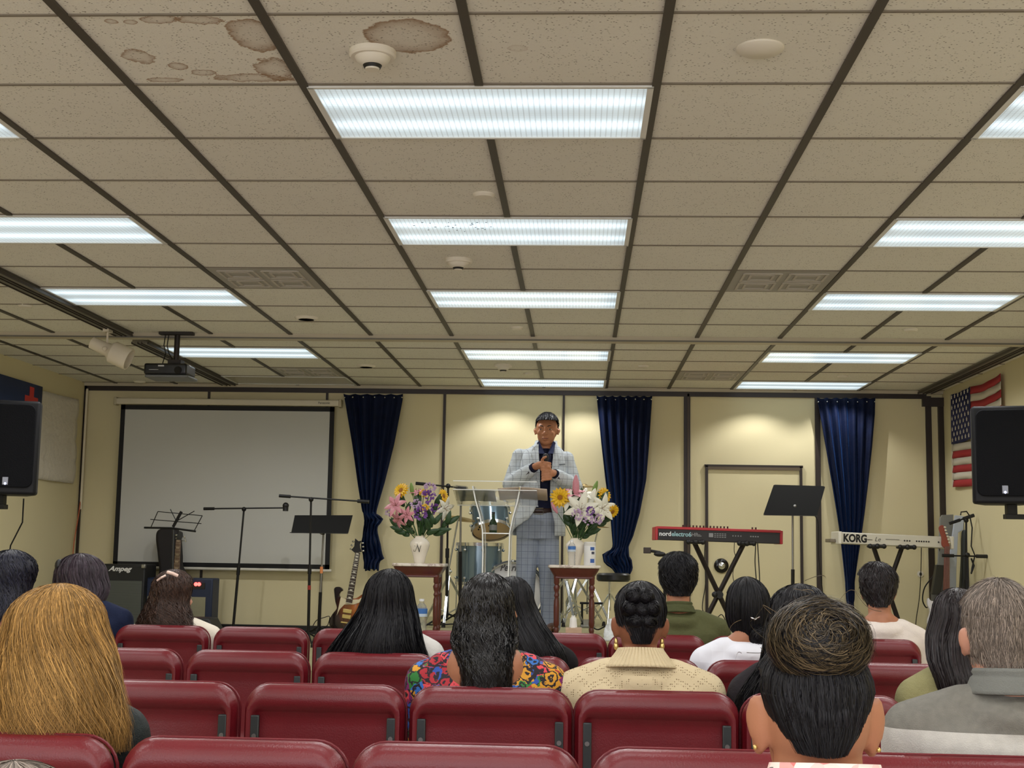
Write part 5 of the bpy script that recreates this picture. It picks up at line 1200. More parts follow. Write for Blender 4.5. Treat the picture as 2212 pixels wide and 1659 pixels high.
def bun(parent, c, R, mats, n=900, seed=3, axis=(0, -1, .3), width=.0014, messy=.06, name='bun'):
    g = np.random.default_rng(seed); c = np.array(c); ax = np.array(axis)/np.linalg.norm(axis); e1 = np.cross(ax, [0, 0, 1.]); e1 /= np.linalg.norm(e1); e2 = np.cross(ax, e1)
    b = MB(); b.ell(c, (R[0]*.9, R[1]*.9, R[2]*.9), 24, 14); core = b.build(name, mats[0], parent)
    P_ = 12; a0 = g.uniform(0, 2*PI, n); L = g.uniform(1.0, 3.2, n); psi = np.arcsin(g.uniform(-.3, .97, n)); t = np.linspace(0, 1, P_)[None, :]
    a = a0[:, None]+L[:, None]*t; ps = psi[:, None]+g.normal(0, .35, (n, 1))*t+.12*np.sin(a*2+g.uniform(0, 6, (n, 1)))
    rr = (1+g.normal(0, messy*.5, (n, 1))+messy*.5*np.sin(a*3+g.uniform(0, 6, (n, 1))))[..., None]
    V0 = (np.cos(a)[..., None]*e1+np.sin(a)[..., None]*e2)*np.cos(ps)[..., None]+np.sin(ps)[..., None]*ax
    V0 = c+V0*np.array(R)*rr
    tan = np.gradient(V0, axis=1); tan /= np.linalg.norm(tan, axis=2, keepdims=True)+1e-9; out = V0-c; out /= np.linalg.norm(out, axis=2, keepdims=True)
    side = np.cross(tan, out); side /= np.linalg.norm(side, axis=2, keepdims=True)+1e-9
    strand_mesh(V0, side*width*g.uniform(.6, 1.4, (n, 1, 1)), mats, g, core)
    return core
def limb(b, pts, rs, n=14): 
    b.tube(pts, rs, n)
    for p, r_ in zip(pts, rs): b.ell(p, r_*1.0, 14, 10)
def ellring(cx, cy, z, rx, ry, n=28, e=.8):
    o = []
    for k in range(n):
        a = 2*PI*k/n; c_, s_ = math.cos(a), math.sin(a); o.append((cx+rx*math.copysign(abs(c_)**e, c_), cy+ry*math.copysign(abs(s_)**e, s_), z))
    return o
def head(b, c, s=1.0, yaw=0, f=1, ear=1.0, nod=0):
    """head centred at c (between the ears), facing +Y when f=1 or the camera when f=-1"""
    T = Matrix.Translation(Vector(c)) @ rotm(0, 0, yaw+(0 if f == 1 else PI)) @ rotm(-nod, 0, 0) @ (Matrix.Diagonal((*s, 1)) if isinstance(s, tuple) else Matrix.Scale(s, 4))
    def E(p, r, rz=0, rx=0, ry=0): 
        b.ell((0, 0, 0), r, 24, 16, M=T @ Matrix.Translation(Vector(p)) @ rotm(rx, ry, rz))
    E((0, -.012, .018), (.073, .091, .098)); E((0, .030, -.030), (.060, .064, .082)); E((0, .055, -.085), (.034, .030, .026)); E((0, .062, .030), (.052, .026, .030))
    E((0, .098, -.022), (.013, .016, .014)); E((0, .092, .0), (.009, .012, .028)); E((.010, .094, -.026), (.009, .009, .008)); E((-.010, .094, -.026), (.009, .009, .008))
    for sx in (-1, 1):
        E((sx*.034, .066, -.018), (.022, .020, .020)); E((sx*.029, .078, .025), (.021, .012, .007)); E((sx*.031, .077, -.003), (.016, .008, .0035))
        E((sx*.077, -.006, -.006), (.009*ear, .018*ear, .031*ear), rz=sx*-.35, rx=-.12); E((sx*.083, -.014, .004), (.006*ear, .016*ear, .026*ear), rz=sx*-.6)
        E((sx*.077, .002, -.004-.023*ear), (.008*ear, .011*ear, .013*ear))
    E((0, .090, -.054), (.024, .010, .007)); E((0, .088, -.066), (.020, .010, .008))
    return T
def face_parts(T, r, lips=(150, 84, 72), iris=(40, 24, 16), brow=(24, 18, 16), sk=None):
    W_ = mat('eye_white', (214, 206, 198), .25); I_ = mat('iris_%d' % iris[0], iris, .15)
    for sx in (-1, 1):
        e = MB().ell((0, 0, 0), (.0105, .008, .0048), 16, 10, M=T @ Matrix.Translation((sx*.031, .0765, .007))).build('eye', W_, r)
        MB().ell((0, 0, 0), (.0050, .003, .0048), 12, 8, M=T @ Matrix.Translation((sx*.031, .0830, .007))).build('iris', I_, e)
        q = [T @ Vector((sx*(.014+.009*k), .0895-.004*k**1.4*.5, .026+.006*math.sin(k*.9)-.0)) for k in range(5)]
        MB().tube(q, [.003, .0042, .004, .003, .0016], 8).build('eyebrow', mat('brow_%d' % brow[0], brow, .8), r)
    q = [T @ Vector((x, .0985-8*x*x, -.060+3*x*x*-1)) for x in np.linspace(-.023, .023, 9)]
    MB().tube(q, [.001, .003, .004, .0042, .0038, .0042, .004, .003, .001], 8).build('lips', mat('lips_%d' % lips[0], lips, .45), r)
def hand(b, w, d, curl=.8, sgn=1, up=(0, 0, 1), L=.095):
    """palm from wrist w along d, five fingers of different lengths, thumb from the side"""
    w, d, up = Vector(w), Vector(d).normalized(), Vector(up); s = d.cross(up).normalized()*sgn; u = s.cross(d).normalized()*sgn
    limb(b, [w, w+d*.035, w+d*.075], [.024, .027, .026], 12)
    for j in (-.024, .024): limb(b, [w+d*.04+s*j*.7, w+d*.08+s*j], [.015, .013], 10)
    for k, (o, l) in enumerate(((-.031, .85), (-.0105, 1.0), (.0105, .95), (.031, .75))):
        p = w+d*.082+s*o; seg = .034*l; dd = d.copy(); pts = [p-d*.012, p]; a = .25*curl
        for q in range(3):
            dd = (dd*math.cos(a)-u*math.sin(a)).normalized(); p = p+dd*seg*(1-.18*q); pts.append(p.copy()); a = .75*curl
            u2 = u
        limb(b, pts, [.010, .0098, .009, .0082, .0072], 10)
    p = w+d*.025-s*.024; t1 = (d*.6-s*.8-u*.3).normalized(); limb(b, [p, p+t1*.035, p+(t1*.5+d*.6).normalized()*.03+t1*.035, p+t1*.035+(t1*.2+d*.9).normalized()*.055], [.014, .0125, .0105, .008], 10)
PANTS = mat('dark_trousers', (36, 38, 48), .8, bump=.3, bs=60); SHOE = mat('dark_shoe', (24, 20, 18), .4)
PERS = []
def seated(label, px, ptop, Yc, sk, top_mat, sw=.19, hs=1.0, yaw=0, group=None, vox=.0075, bare=False, nod=0, ear=1.0, sd=.265, dx=0, headdy=.035, sleeve=True, top='shirt', neckr=.052, crown=.015):
    """person on a chair whose back plane is at Yc, seen from behind; ptop = pixel row of the top of the hair"""
    Yt = Yc+.21; Yh = Yt+headdy; hp = at(px, ptop, Yh); zt = hp.z-crown; hc = Vector((hp.x, Yh, zt-.115*hs)); X0 = hp.x+dx; zs = zt-sd
    r = thing('person', label, 'person', (X0, Yt, 0), group)
    b = MB(); T = head(b, hc, hs, yaw, 1, ear, nod)
    limb(b, [(hc.x, Yh-.016, hc.z-.04), ((hc.x+X0)/2, (Yh+Yt)/2-.014, (hc.z+zs)/2-.02), (X0, Yt-.02, zs-.02)], [neckr, neckr, neckr*1.15], 18)
    for sx in (-1, 1): limb(b, [(X0+sx*.02, Yt-.02, zs+.055), (X0+sx*.09, Yt-.015, zs+.0), (X0+sx*(sw-.05), Yt, zs-.035)], [.042, .044, .045], 14)
    zz = np.linspace(zs-.01, .50, 9); W1 = [sw-.05, sw-.035, sw-.04, sw-.05, sw-.065, sw-.07, sw-.06, sw-.045, sw-.04]; D1 = [.07, .10, .11, .105, .10, .10, .105, .115, .11]
    b.rings([ellring(X0, Yt+.02*(k > 6), z, w, d_) for k, (z, w, d_) in enumerate(zip(zz, W1, D1))])
    if bare: b.ell((X0, Yt-.04, zs-.01), (sw-.105, .088, .11), 20, 12)
    ez = zs-.27
    for sx in (-1, 1):
        sh = Vector((X0+sx*(sw-.035), Yt, zs-.045)); el = Vector((X0+sx*(sw-.028), Yt+.03, ez)); wr = Vector((X0+sx*.10, Yt+.27, .635))
        limb(b, [sh, el, wr], [.046, .038, .025], 14); hand(b, wr, (sx*-.25, .9, -.12), .5, sx, (0, 0, 1))
        hpj = Vector((X0+sx*.09, Yt+.03, .565)); kn = Vector((X0+sx*.115, Yt+.47, .545)); an = Vector((X0+sx*.115, Yt+.45, .10))
        limb(b, [hpj, kn, an], [.078, .058, .038], 14); limb(b, [an, an+Vector((0, .06, -.055)), an+Vector((0, .15, -.062))], [.036, .034, .030], 12)
    body = b.build('body', sk, r, remesh=vox, sm=4)
    face_parts(T, r)
    g = MB(); k_ = .014
    if not bare: g.ell((X0, Yt-.035, zs-.012), (.115, .080, .055), 20, 12)
    g.rings([ellring(X0, Yt+.02*(k > 6), z, w+k_, d_+k_) for k, (z, w, d_) in enumerate(zip(zz, W1, D1))])
    for sx in (-1, 1):
        a0 = Vector((X0+sx*.045, Yt-.02, zs+.018)) if not bare else Vector((X0+sx*(sw-.095), Yt-.015, zs+.0))
        limb(g, [a0, (X0+sx*.10, Yt-.015, zs+.0), (X0+sx*(sw-.04), Yt, zs-.045)], [.046, .056, .062], 16)
        sh = Vector((X0+sx*(sw-.035), Yt, zs-.05)); el = Vector((X0+sx*(sw-.028), Yt+.03, ez)); wr = Vector((X0+sx*.10, Yt+.27, .635))
        if sleeve: limb(g, [sh, el, el.lerp(wr, .82)], [.060, .054, .040], 16)
        else: limb(g, [sh, sh.lerp(el, .7)], [.060, .056], 16)
    tp = g.build(top, top_mat, r, remesh=.009, sm=8)
    p_ = MB(); p_.ell((X0, Yt+.02, .58), (.17, .13, .10), 20, 12)
    for sx in (-1, 1):
        hpj = Vector((X0+sx*.09, Yt+.03, .575)); kn = Vector((X0+sx*.115, Yt+.47, .55)); an = Vector((X0+sx*.115, Yt+.45, .13)); limb(p_, [hpj, kn, an], [.094, .074, .055], 14)
        MB().ell(an+Vector((0, .07, -.075)), (.046, .13, .052), 16, 10).build('shoe', SHOE, r)
    p_.build('trousers', PANTS, r, remesh=.014, sm=6)
    return dict(r=r, T=T, hc=hc, Yh=Yh, Yt=Yt, X=X0, zs=zs, zt=zt, top=tp, px=px)
def collar(P_, m, r0=.062, r1=.085, h=.045, z=.045, name='collar', flare=1.0, ribs=0, tilt=-.18, open_=0):
    b = MB(); rows = []; n = 276 if ribs else 36; A = np.linspace(0, 2*PI, n+1)[:-1]
    for j in range(9):
        v = j/8; rr = r0+(r1-r0)*v**1.2; zz_ = P_['zs']+z+h*(1-v)
        if not ribs and j < 3: rr = r0+.004*math.sin(PI*j/2); 
        rows.append([(P_['X']+(rr+(.0035*math.cos(ribs*a) if ribs else 0))*math.cos(a), P_['Yt']-.02+(rr*.92+(.002*math.cos(ribs*a) if ribs else 0))*math.sin(a), zz_+tilt*rr*math.sin(a)*1.0) for a in A])
    b.grid(rows, True); return b.build(name, m, P_['top'], solid=.006, angle=180)
HB = hmat('black_hair', (17, 16, 20), .45, .22); HBW = hmat('wet_black_hair', (15, 13, 15), .34, .42); HBR = hmat('brown_hair', (62, 44, 36), .45); HBL = hmat('blonde_hair', (150, 114, 62), .55, .25); HDB = hmat('dark_brown_hair', (34, 28, 30), .4)
HMX = hmat('brown_streak_hair', (76, 64, 46), .45); HGR = hmat('grey_hair', (128, 116, 106), .55); HGD = hmat('dark_grey_hair', (84, 76, 72), .5); HPU = hmat('plum_hair', (56, 46, 54), .4)
def fabric(name, rgb, rough=.85, b=.4, bs=25, fine=350, var=.05):
    t = NT(name); c = lin(rgb); t.base(t.mix(t.noise(12, 3), tuple(v*(1-var) for v in c), tuple(min(1, v*(1+var)) for v in c))); t.set(rough=rough, spec=.2)
    t.bump(t.math('ADD', t.noise(fine, 2), t.math('MULTIPLY', t.noise(bs, 3), 5.)), b, .004); return t.m
# --- foreground woman with the streaked bun (chair row behind the nearest visible one)
t = NT('blouse_print'); v1 = t.n('ShaderNodeTexVoronoi'); v1.inputs['Scale'].default_value = 42; t.l(t.pos(), v1.inputs['Vector'])
t.base(t.ramp(v1.outputs['Color'], [(0, lin((226, 176, 172))), (.3, lin((236, 222, 214))), (.55, lin((230, 196, 190))), (.7, lin((206, 50, 48))), (.74, lin((236, 224, 214))), (.95, lin((60, 56, 60)))])); t.set(rough=.7); BL = t.m
P = seated('woman in a pink printed blouse with a big streaked bun, nearest person on the right', 1758, 1352, 1.66, SK1, BL, sw=.20, hs=1.0, vox=.005, headdy=.05, ear=1.25, nod=.0, neckr=.060, sd=.275, top='blouse')
Yh = P['Yh']
cap, pos, D, s1 = hair(P['r'], Yh, (1757, 1374), [(1490, 1634, 1880), (1530, 1646, 1868), (1572, 1662, 1852), (1612, 1692, 1820)], HB, n=11000, ry=.118, seed=5, width=.0005, azmax=1.3, drape=0, ends=.05, wave=.02, below=.93, capk=.975)
collar(P, BL, .070, .14, .10, .012, tilt=-.15)
bc = at(1770, 1388, Yh-.065)
bun(P['r'], bc, (.064, .052, .055), [HB[1], HMX[0], HMX[2]], n=3200, seed=8, axis=(.05, -1, .35), width=.0005, messy=.12, name='hair_bun')
g = np.random.default_rng(4); n = 420; a = g.uniform(-.9, .9, n); t_ = np.linspace(0, 1, 10)[None, :]      # hair swept up from the nape into the bun
A_ = pos(a, np.full(n, D-.04), np.full(n, 1.0)); Bq = np.array(bc)+np.stack([np.sin(a)*.05, np.full(n, -.01), -np.cos(a)*.05], 1)
ar = np.linspace(0, 1, 10)[None, :, None]; V0 = A_[:, None]*(1-ar)+Bq[:, None]*ar; V0[..., 1] -= .018*np.sin(PI*ar[..., 0]); V0 += g.normal(0, .002, (n, 1, 3)); side = np.array([1., 0, 0])*np.ones_like(V0)
strand_mesh(V0, side*.0007, HB, g, cap)
n = 60; s0 = np.array(bc)+g.normal(0, 1, (n, 3))*np.array([.042, .02, .036]); dr = g.normal(0, .012, (n, 3)); dr[:, 2] += .0; cv = g.normal(0, .012, (n, 3)); tt = np.linspace(0, 1, 10)[None, :, None]
strand_mesh(s0[:, None]+dr[:, None]*tt*1.4+cv[:, None]*np.sin(tt*3), np.array([.0, 0, 1.])*.0004*np.ones((n, 10, 3)), HMX, g, cap, 'stray_strands')['kind'] = 'stuff'
for sx in (-1, 1): v = P['T'] @ Vector((sx*.084, -.012, -.036)); MB().ell(v, .0035, 10, 8).build('earring', GOLD, P['r'])
# --- nearest-row people
P = seated('woman with long wavy strawberry-blonde hair and a dark jacket, front left', 132, 1268, 2.86, SK3, fabric('black_jacket', (32, 38, 38), .6), sw=.215, vox=.008, top='jacket')
hair(P['r'], P['Yh'], (132, 1262), [(1352, 18, 224), (1400, -12, 244), (1450, -22, 262), (1500, -32, 286), (1550, -34, 300), (1606, -26, 292)], HBL, n=15000, ry=.118, seed=11, wave=.075, wfreq=2.6, width=.00065, azmax=2.3, drape=.055, ends=.22, clump=70, fly=.018, below=.8)
t = NT('two_tone_shirt'); X, Y, Z = t.xyz(); zb = at(2150, 1582, 3.0).z
t.base(t.mix(t.math('GREATER_THAN', Z, zb), t.mix(t.noise(40, 4), lin((200, 198, 192)), lin((168, 166, 162))), t.mix(t.noise(60, 4), lin((128, 126, 118)), lin((100, 99, 94))))); t.set(rough=.85); t.bump(t.math('ADD', t.noise(400, 2), t.math('MULTIPLY', t.noise(9, 3), 6.)), .4, .004); TT = t.m
P = seated('grey-haired man in a two-tone grey and white shirt at the right edge', 2156, 1256, 2.86, SK3, TT, sw=.25, vox=.006, ear=1.0, yaw=-.05, neckr=.062)
hair(P['r'], P['Yh'], (2156, 1250), [(1330, 2082, 2230), (1375, 2084, 2226), (1410, 2092, 2216), (1438, 2104, 2208)], HGR, n=16000, ry=.112, seed=12, width=.0005, length=.022, azmax=1.75, drape=0, below=.86, wave=.02, capk=.965, lift=.02)
collar(P, fabric('shirt_collar_grey', (112, 114, 110)), .072, .094, .055, .035, tilt=-.08)
# --- second row
t = NT('floral_top'); v1 = t.n('ShaderNodeTexVoronoi'); v1.inputs['Scale'].default_value = 26; n_ = t.noise(30, 3); va = t.n('ShaderNodeVectorMath', operation='MULTIPLY_ADD'); t.l(t.noise(38, 3, col=True), va.inputs[0]); va.inputs[1].default_value = (.045, .045, .045); t.l(t.pos(), va.inputs[2]); t.l(va.outputs[0], v1.inputs['Vector'])
dd = t.math('ADD', v1.outputs['Distance'], t.math('MULTIPLY', n_, .25)); sep = t.n('ShaderNodeSeparateColor'); t.l(v1.outputs['Color'], sep.inputs[0])
cc = t.n('ShaderNodeValToRGB'); cc.color_ramp.interpolation = 'CONSTANT'; e = cc.color_ramp.elements
for p_, c_ in ((.0, (170, 34, 48)), (.2, (40, 80, 170)), (.38, (210, 150, 40)), (.5, (40, 120, 50)), (.66, (120, 30, 100)), (.8, (214, 70, 80)), (.92, (50, 110, 190))):
    q_ = e.new(p_); q_.color = (*lin(c_), 1)
t.l(sep.outputs[0], cc.inputs[0]); mk = t.ramp(t.math('FRACT', t.math('MULTIPLY', dd, 2.6)), [(0, 1.), (.55, 1.), (.62, 0.), (1, 0.)])
t.base(t.mix(mk, lin((26, 16, 28)), cc.outputs[0])); t.set(rough=.7); FLO = t.m
P = seated('woman with wet curly black hair and a bright floral off-shoulder top', 1056, 1244, 4.03, SK1, FLO, sw=.232, vox=.008, bare=True, top='floral_top')
hair(P['r'], P['Yh'], (1056, 1238), [(1300, 994, 1109), (1340, 985, 1114), (1390, 978, 1120), (1412, 996, 1110), (1450, 1002, 1112), (1490, 1006, 1108)], HBW, n=5200, ry=.110, seed=13, wave=.11, wfreq=8, width=.0012, azmax=2.3, drape=.07, ends=.10, clump=80, fly=.012, below=.72)
t = NT('cream_knit'); X, Y, Z = t.xyz(); zz_ = t.math('SUBTRACT', t.math('MULTIPLY', t.math('ABSOLUTE', t.math('SUBTRACT', t.math('FRACT', t.math('MULTIPLY', X, 13.)), .5)), .055), Z)
st_ = t.math('FRACT', t.math('MULTIPLY', zz_, 26.)); hole = t.n('ShaderNodeTexVoronoi'); hole.inputs['Scale'].default_value = 150; hole.inputs['Randomness'].default_value = .15; t.l(t.pos(), hole.inputs['Vector'])
hm = t.math('MULTIPLY', t.ramp(hole.outputs['Distance'], [(0, 1.), (.22, 1.), (.34, 0.), (1, 0.)]), t.ramp(st_, [(.40, 0.), (.48, 1.), (.92, 1.), (1, 0.)]))
t.base(t.mix(t.math('MULTIPLY', hm, .75), lin((208, 192, 158)), lin((112, 86, 60)))); t.set(rough=.9, spec=.15); t.bump(t.math('SUBTRACT', st_, t.math('MULTIPLY', hm, 2.)), .5, .004); KN = t.m
P = seated('woman in a cream openwork knit sweater with braided updo and gold earrings', 1383, 1262, 4.03, SK2, KN, sw=.242, vox=.007, ear=1.0, top='sweater', headdy=.02)
cap, pos, D, s1 = hair(P['r'], P['Yh'], (1383, 1256), [(1318, 1326, 1440), (1345, 1330, 1436), (1368, 1342, 1424), (1388, 1358, 1408)], HB, n=4200, ry=.104, seed=14, width=.0011, azmax=1.35, drape=0, ends=.05, wave=.05, wfreq=5, below=.85)
for k, (px, py, rx, rz) in enumerate(((1372, 1288, .030, .028), (1394, 1290, .028, .026), (1362, 1314, .030, .026), (1386, 1318, .032, .026), (1408, 1314, .026, .026), (1374, 1342, .032, .022), (1398, 1342, .030, .022))):
    bun(cap, at(px, py, P['Yh']-.085), (rx, .026, rz), HB, n=230, seed=20+k, width=.0011, messy=.08, name='braid_twist', axis=(random.uniform(-.6, .6), -1, random.uniform(-.3, .6)))
collar(P, fabric('cream_rib', (204, 188, 154)), .064, .112, .060, .024, name='ribbed_collar', ribs=46, tilt=-.12)
for px in (1331, 1430):
    b = MB(); b.ell(at(px, 1386, P['Yh']), (.006, .004, .012), 10, 8); b.ell(at(px, 1396, P['Yh']), (.008, .004, .012), 10, 8); b.build('earring', GOLD, P['r'])
P = seated('dark-haired woman mostly hidden behind the big streaked bun', 1728, 1268, 4.03, SK1, fabric('dark_top', (40, 36, 40)), sw=.19, vox=.009, dx=-.02)
hair(P['r'], P['Yh'], (1728, 1262), [(1318, 1662, 1794), (1370, 1652, 1800), (1430, 1636, 1806), (1490, 1592, 1812), (1530, 1576, 1816)], HB, n=4200, ry=.11, seed=15, wave=.05, wfreq=4, width=.0013, azmax=2.3, drape=.06, ends=.2, fly=.01)
P = seated('woman with long straight dark hair and an olive top beside the grey-haired man', 2066, 1276, 4.03, SK2, fabric('olive_linen', (150, 146, 104), b=.6, bs=18), sw=.20, vox=.008, dx=.02, ear=.7)
hair(P['r'], P['Yh'], (2066, 1271), [(1330, 2016, 2130), (1362, 2004, 2136), (1425, 1990, 2130), (1470, 2002, 2120), (1512, 2014, 2098)], HDB, n=4200, ry=.11, seed=16, wave=.012, wfreq=2, width=.0012, azmax=1.9, drape=.07, ends=.25, fly=.004)
# --- third row
P = seated('woman with long straight black hair in front of the left side table', 842, 1236, 5.25, SK1, fabric('white_top', (214, 212, 208)), sw=.215, vox=.009)
hair(P['r'], P['Yh'], (843, 1230), [(1288, 786, 893), (1324, 772, 902), (1361, 750, 913), (1390, 730, 921), (1422, 708, 933)], HB, n=5200, ry=.11, seed=17, wave=.02, wfreq=3, width=.0014, azmax=2.4, drape=.06, ends=.10, fly=.005, below=.85)
P = seated('woman with long straight black hair leaning beside the curly-haired woman', 1112, 1252, 5.25, SK1, fabric('black_top', (26, 24, 26)), sw=.20, vox=.009, dx=.04)
hair(P['r'], P['Yh'], (1108, 1246), [(1296, 1060, 1152), (1346, 1064, 1176), (1377, 1072, 1202), (1406, 1084, 1221), (1430, 1090, 1226)], HB, n=4200, ry=.11, seed=18, wave=.01, wfreq=3, width=.0014, azmax=2.4, drape=.06, ends=.08, fly=.004, below=.85)
t = NT('white_knit'); t.base(lin((226, 228, 238))); t.set(rough=.85); w_ = t.n('ShaderNodeTexVoronoi'); w_.inputs['Scale'].default_value = 22; w_.inputs['Randomness'].default_value = .1; t.l(t.pos(), w_.inputs['Vector']); t.bump(w_.outputs['Distance'], .6, .006)
P = seated('woman in a white knit top with black hair held low by a shiny clip', 1615, 1253, 5.25, SK1, t.m, sw=.215, vox=.008, top='knit_top')
cap, pos, D, s1 = hair(P['r'], P['Yh'], (1613, 1247), [(1305, 1568, 1664), (1335, 1567, 1668), (1360, 1576, 1660), (1384, 1600, 1652)], HB, n=4200, ry=.108, seed=19, wave=.01, width=.0013, azmax=1.5, drape=0, ends=.05, below=.85)
bun(cap, at(1636, 1372, P['Yh']-.09), (.034, .03, .045), HB, n=300, seed=31, axis=(0, -1, -.4), width=.0012, name='low_bun')
b = MB(); b.tube([at(1622, 1334, P['Yh']-.125), at(1632, 1338, P['Yh']-.135), at(1641, 1332, P['Yh']-.13)], .0035, 8); b.build('hair_clip', CHROME, P['r'])
# --- farthest row
P = seated('man in an olive green polo shirt with short black hair', 1464, 1199, 6.77, SK1, fabric('olive_polo', (84, 86, 56)), sw=.245, vox=.008, ear=1.05, sd=.315, top='polo_shirt', neckr=.060)
hair(P['r'], P['Yh'], (1465, 1192), [(1232, 1423, 1507), (1258, 1425, 1505), (1274, 1434, 1496), (1286, 1442, 1488)], HB, n=5200, ry=.112, seed=20, width=.0013, length=.045, azmax=1.5, drape=0, below=.85, wave=.08, lift=.05, capk=.97)
collar(P, fabric('polo_collar', (74, 78, 50)), .066, .090, .055, .035, tilt=-.12)
P = seated('man in a white t-shirt with short black hair under the silver keyboard', 1896, 1224, 6.77, SK1, fabric('white_tshirt', (224, 214, 206), b=.7, bs=10), sw=.225, vox=.008, ear=1.05, sd=.30, top='tshirt', neckr=.058)
hair(P['r'], P['Yh'], (1893, 1214), [(1255, 1855, 1938), (1280, 1858, 1934), (1296, 1866, 1926), (1310, 1876, 1916)], HDB, n=4800, ry=.108, seed=21, width=.0013, length=.04, azmax=1.5, drape=0, below=.85, wave=.04, lift=.05, capk=.97)
P = seated('woman with plum-brown shoulder hair in a navy top at the left', 176, 1202, 6.77, SK1, fabric('navy_top', (28, 36, 62)), sw=.235, vox=.009, dx=.05)
hair(P['r'], P['Yh'], (175, 1196), [(1240, 121, 228), (1268, 119, 236), (1290, 130, 232), (1306, 150, 226)], HPU, n=3600, ry=.12, seed=22, width=.0017, wave=.03, wfreq=4, azmax=2.2, drape=.02, ends=.12, fly=.008, below=.9)
MB().ell(at(128, 1222, P['Yh']-.05), (.022, .03, .035), 12, 8).build('hair_clip', BLACKP, P['r'])
P = seated('woman with curly blue-black hair at the far left edge', 24, 1194, 5.25, SK1, fabric('pink_top', (170, 90, 110)), sw=.20, vox=.009)
hair(P['r'], P['Yh'], (26, 1188), [(1232, -26, 75), (1262, -26, 66), (1300, -20, 58), (1345, -16, 40)], hmat('blueblack_hair', (28, 29, 42), .42), n=3200, ry=.12, seed=23, width=.0017, wave=.09, wfreq=7, azmax=2.2, drape=.03, ends=.15, fly=.012)
P = seated('woman with curly brown hair, pale barrettes and a white shirt', 378, 1238, 6.77, SK3, fabric('white_linen', (224, 216, 200)), sw=.235, vox=.008, yaw=-.75, dx=.02, ear=1.1)
cap, pos, D, s1 = hair(P['r'], P['Yh'], (377, 1230), [(1268, 330, 414), (1302, 323, 406), (1336, 311, 424), (1372, 303, 442)], HBR, n=4200, ry=.112, seed=24, width=.0016, wave=.13, wfreq=8, azmax=1.9, drape=.03, ends=.15, fly=.016, clump=90)
BAR = mat('barrette_pink', (236, 206, 192), .25)
for (a0, a1) in (((362, 1236), (384, 1244)), ((340, 1254), (358, 1243))): MB().tube([at(*a0, P['Yh']-.10), at((a0[0]+a1[0])/2, (a0[1]+a1[1])/2-1, P['Yh']-.112), at(*a1, P['Yh']-.10)], .009 if a0[0] == 362 else .006, 8).build('barrette', BAR, P['r'])
P = seated('grey-haired person whose hair just shows at the bottom left corner', 30, 1654, 1.66, SK3, fabric('grey_top', (90, 92, 96)), sw=.2, vox=.01)
hair(P['r'], P['Yh'], (30, 1646), [(1760, -90, 150), (1810, -85, 145), (1850, -60, 120)], HGR, n=2400, ry=.105, seed=25, width=.0007, wave=.03, azmax=1.6, drape=0, ends=.1, fly=.02)
# ============================================================ preacher
Yp = 10.75
J = lambda px, py, dy=0: at(px, py, Yp+dy) if dy == 0 else Vector((at(px, py, Yp+dy).x, Yp+dy, at(px, py, Yp+dy).z))
def plaid(name, base, line, cell=.046, hor=.052):
    t = NT(name); X, Y, Z = t.xyz()
    def L(v, c, w): fr = t.math('FRACT', t.math('ADD', t.math('DIVIDE', v, c), 10.27)); return t.math('LESS_THAN', t.math('ABSOLUTE', t.math('SUBTRACT', fr, .5)), w)
    l = t.math('MAXIMUM', L(t.math('ADD', X, t.math('MULTIPLY', Y, .35)), cell, .035), L(Z, hor, .032)); l2 = t.math('MAXIMUM', L(t.math('ADD', X, .018), cell, .02), L(t.math('ADD', Z, .02), hor, .02))
    c = t.mix(t.noise(9, 2), tuple(v*.93 for v in lin(base)), lin(base)); c = t.mix(t.math('MULTIPLY', l, .62), c, lin(line)); c = t.mix(t.math('MULTIPLY', l2, .22), c, lin(line))
    t.base(c); t.set(rough=.8, spec=.2); t.bump(t.math('ADD', t.noise(350, 2), t.math('MULTIPLY', t.noise(13, 3), 7.)), .45, .004); return t.m
SUIT = plaid('suit_plaid', (206, 214, 220), (92, 100, 118)); TRO = plaid('trouser_plaid', (150, 160, 176), (74, 82, 108))
SHIRT = fabric('navy_shirt', (16, 20, 46), .7)
hc = J(1181, 931); r = thing('person', 'man in a pale blue checked suit speaking into a microphone held with both hands', 'person', (J(1160, 1300).x, Yp, ZS))
b = MB(); T = head(b, hc, (1.20, 1.10, 1.12), -.10, -1, .72, .02)
nk = J(1178, 972); limb(b, [hc+Vector((0, .01, -.05)), nk, J(1174, 992)], [.060, .064, .070], 18)
trs = [(985, 1173, .155, .085), (1005, 1172, .190, .115), (1035, 1171, .185, .120), (1065, 1168, .172, .118), (1095, 1163, .162, .112), (1125, 1161, .165, .115), (1150, 1160, .165, .115)]
b.rings([ellring(J(x, y).x, Yp, J(x, y).z, w-.012, d_-.012) for y, x, w, d_ in trs][::-1])
shL, shR = J(1122, 984), J(1224, 990); elL, elR = J(1103, 1046, -.02), J(1241, 1052, -.02); wrL, wrR = J(1156, 1008, -.25), J(1196, 1022, -.24)
for sh, el, wr in ((shL, elL, wrL), (shR, elR, wrR)):
    limb(b, [J(1174, 984), J(1174, 984).lerp(sh, .6)+Vector((0, 0, -.02)), sh+Vector((0, 0, -.012))], [.046, .042, .042], 14); limb(b, [sh+Vector((0, 0, -.012)), el], [.044, .040], 14); limb(b, [el, wr], [.042, .028], 14)
mic0, mic1 = J(1180, 1030, -.33), J(1179, 993, -.34)
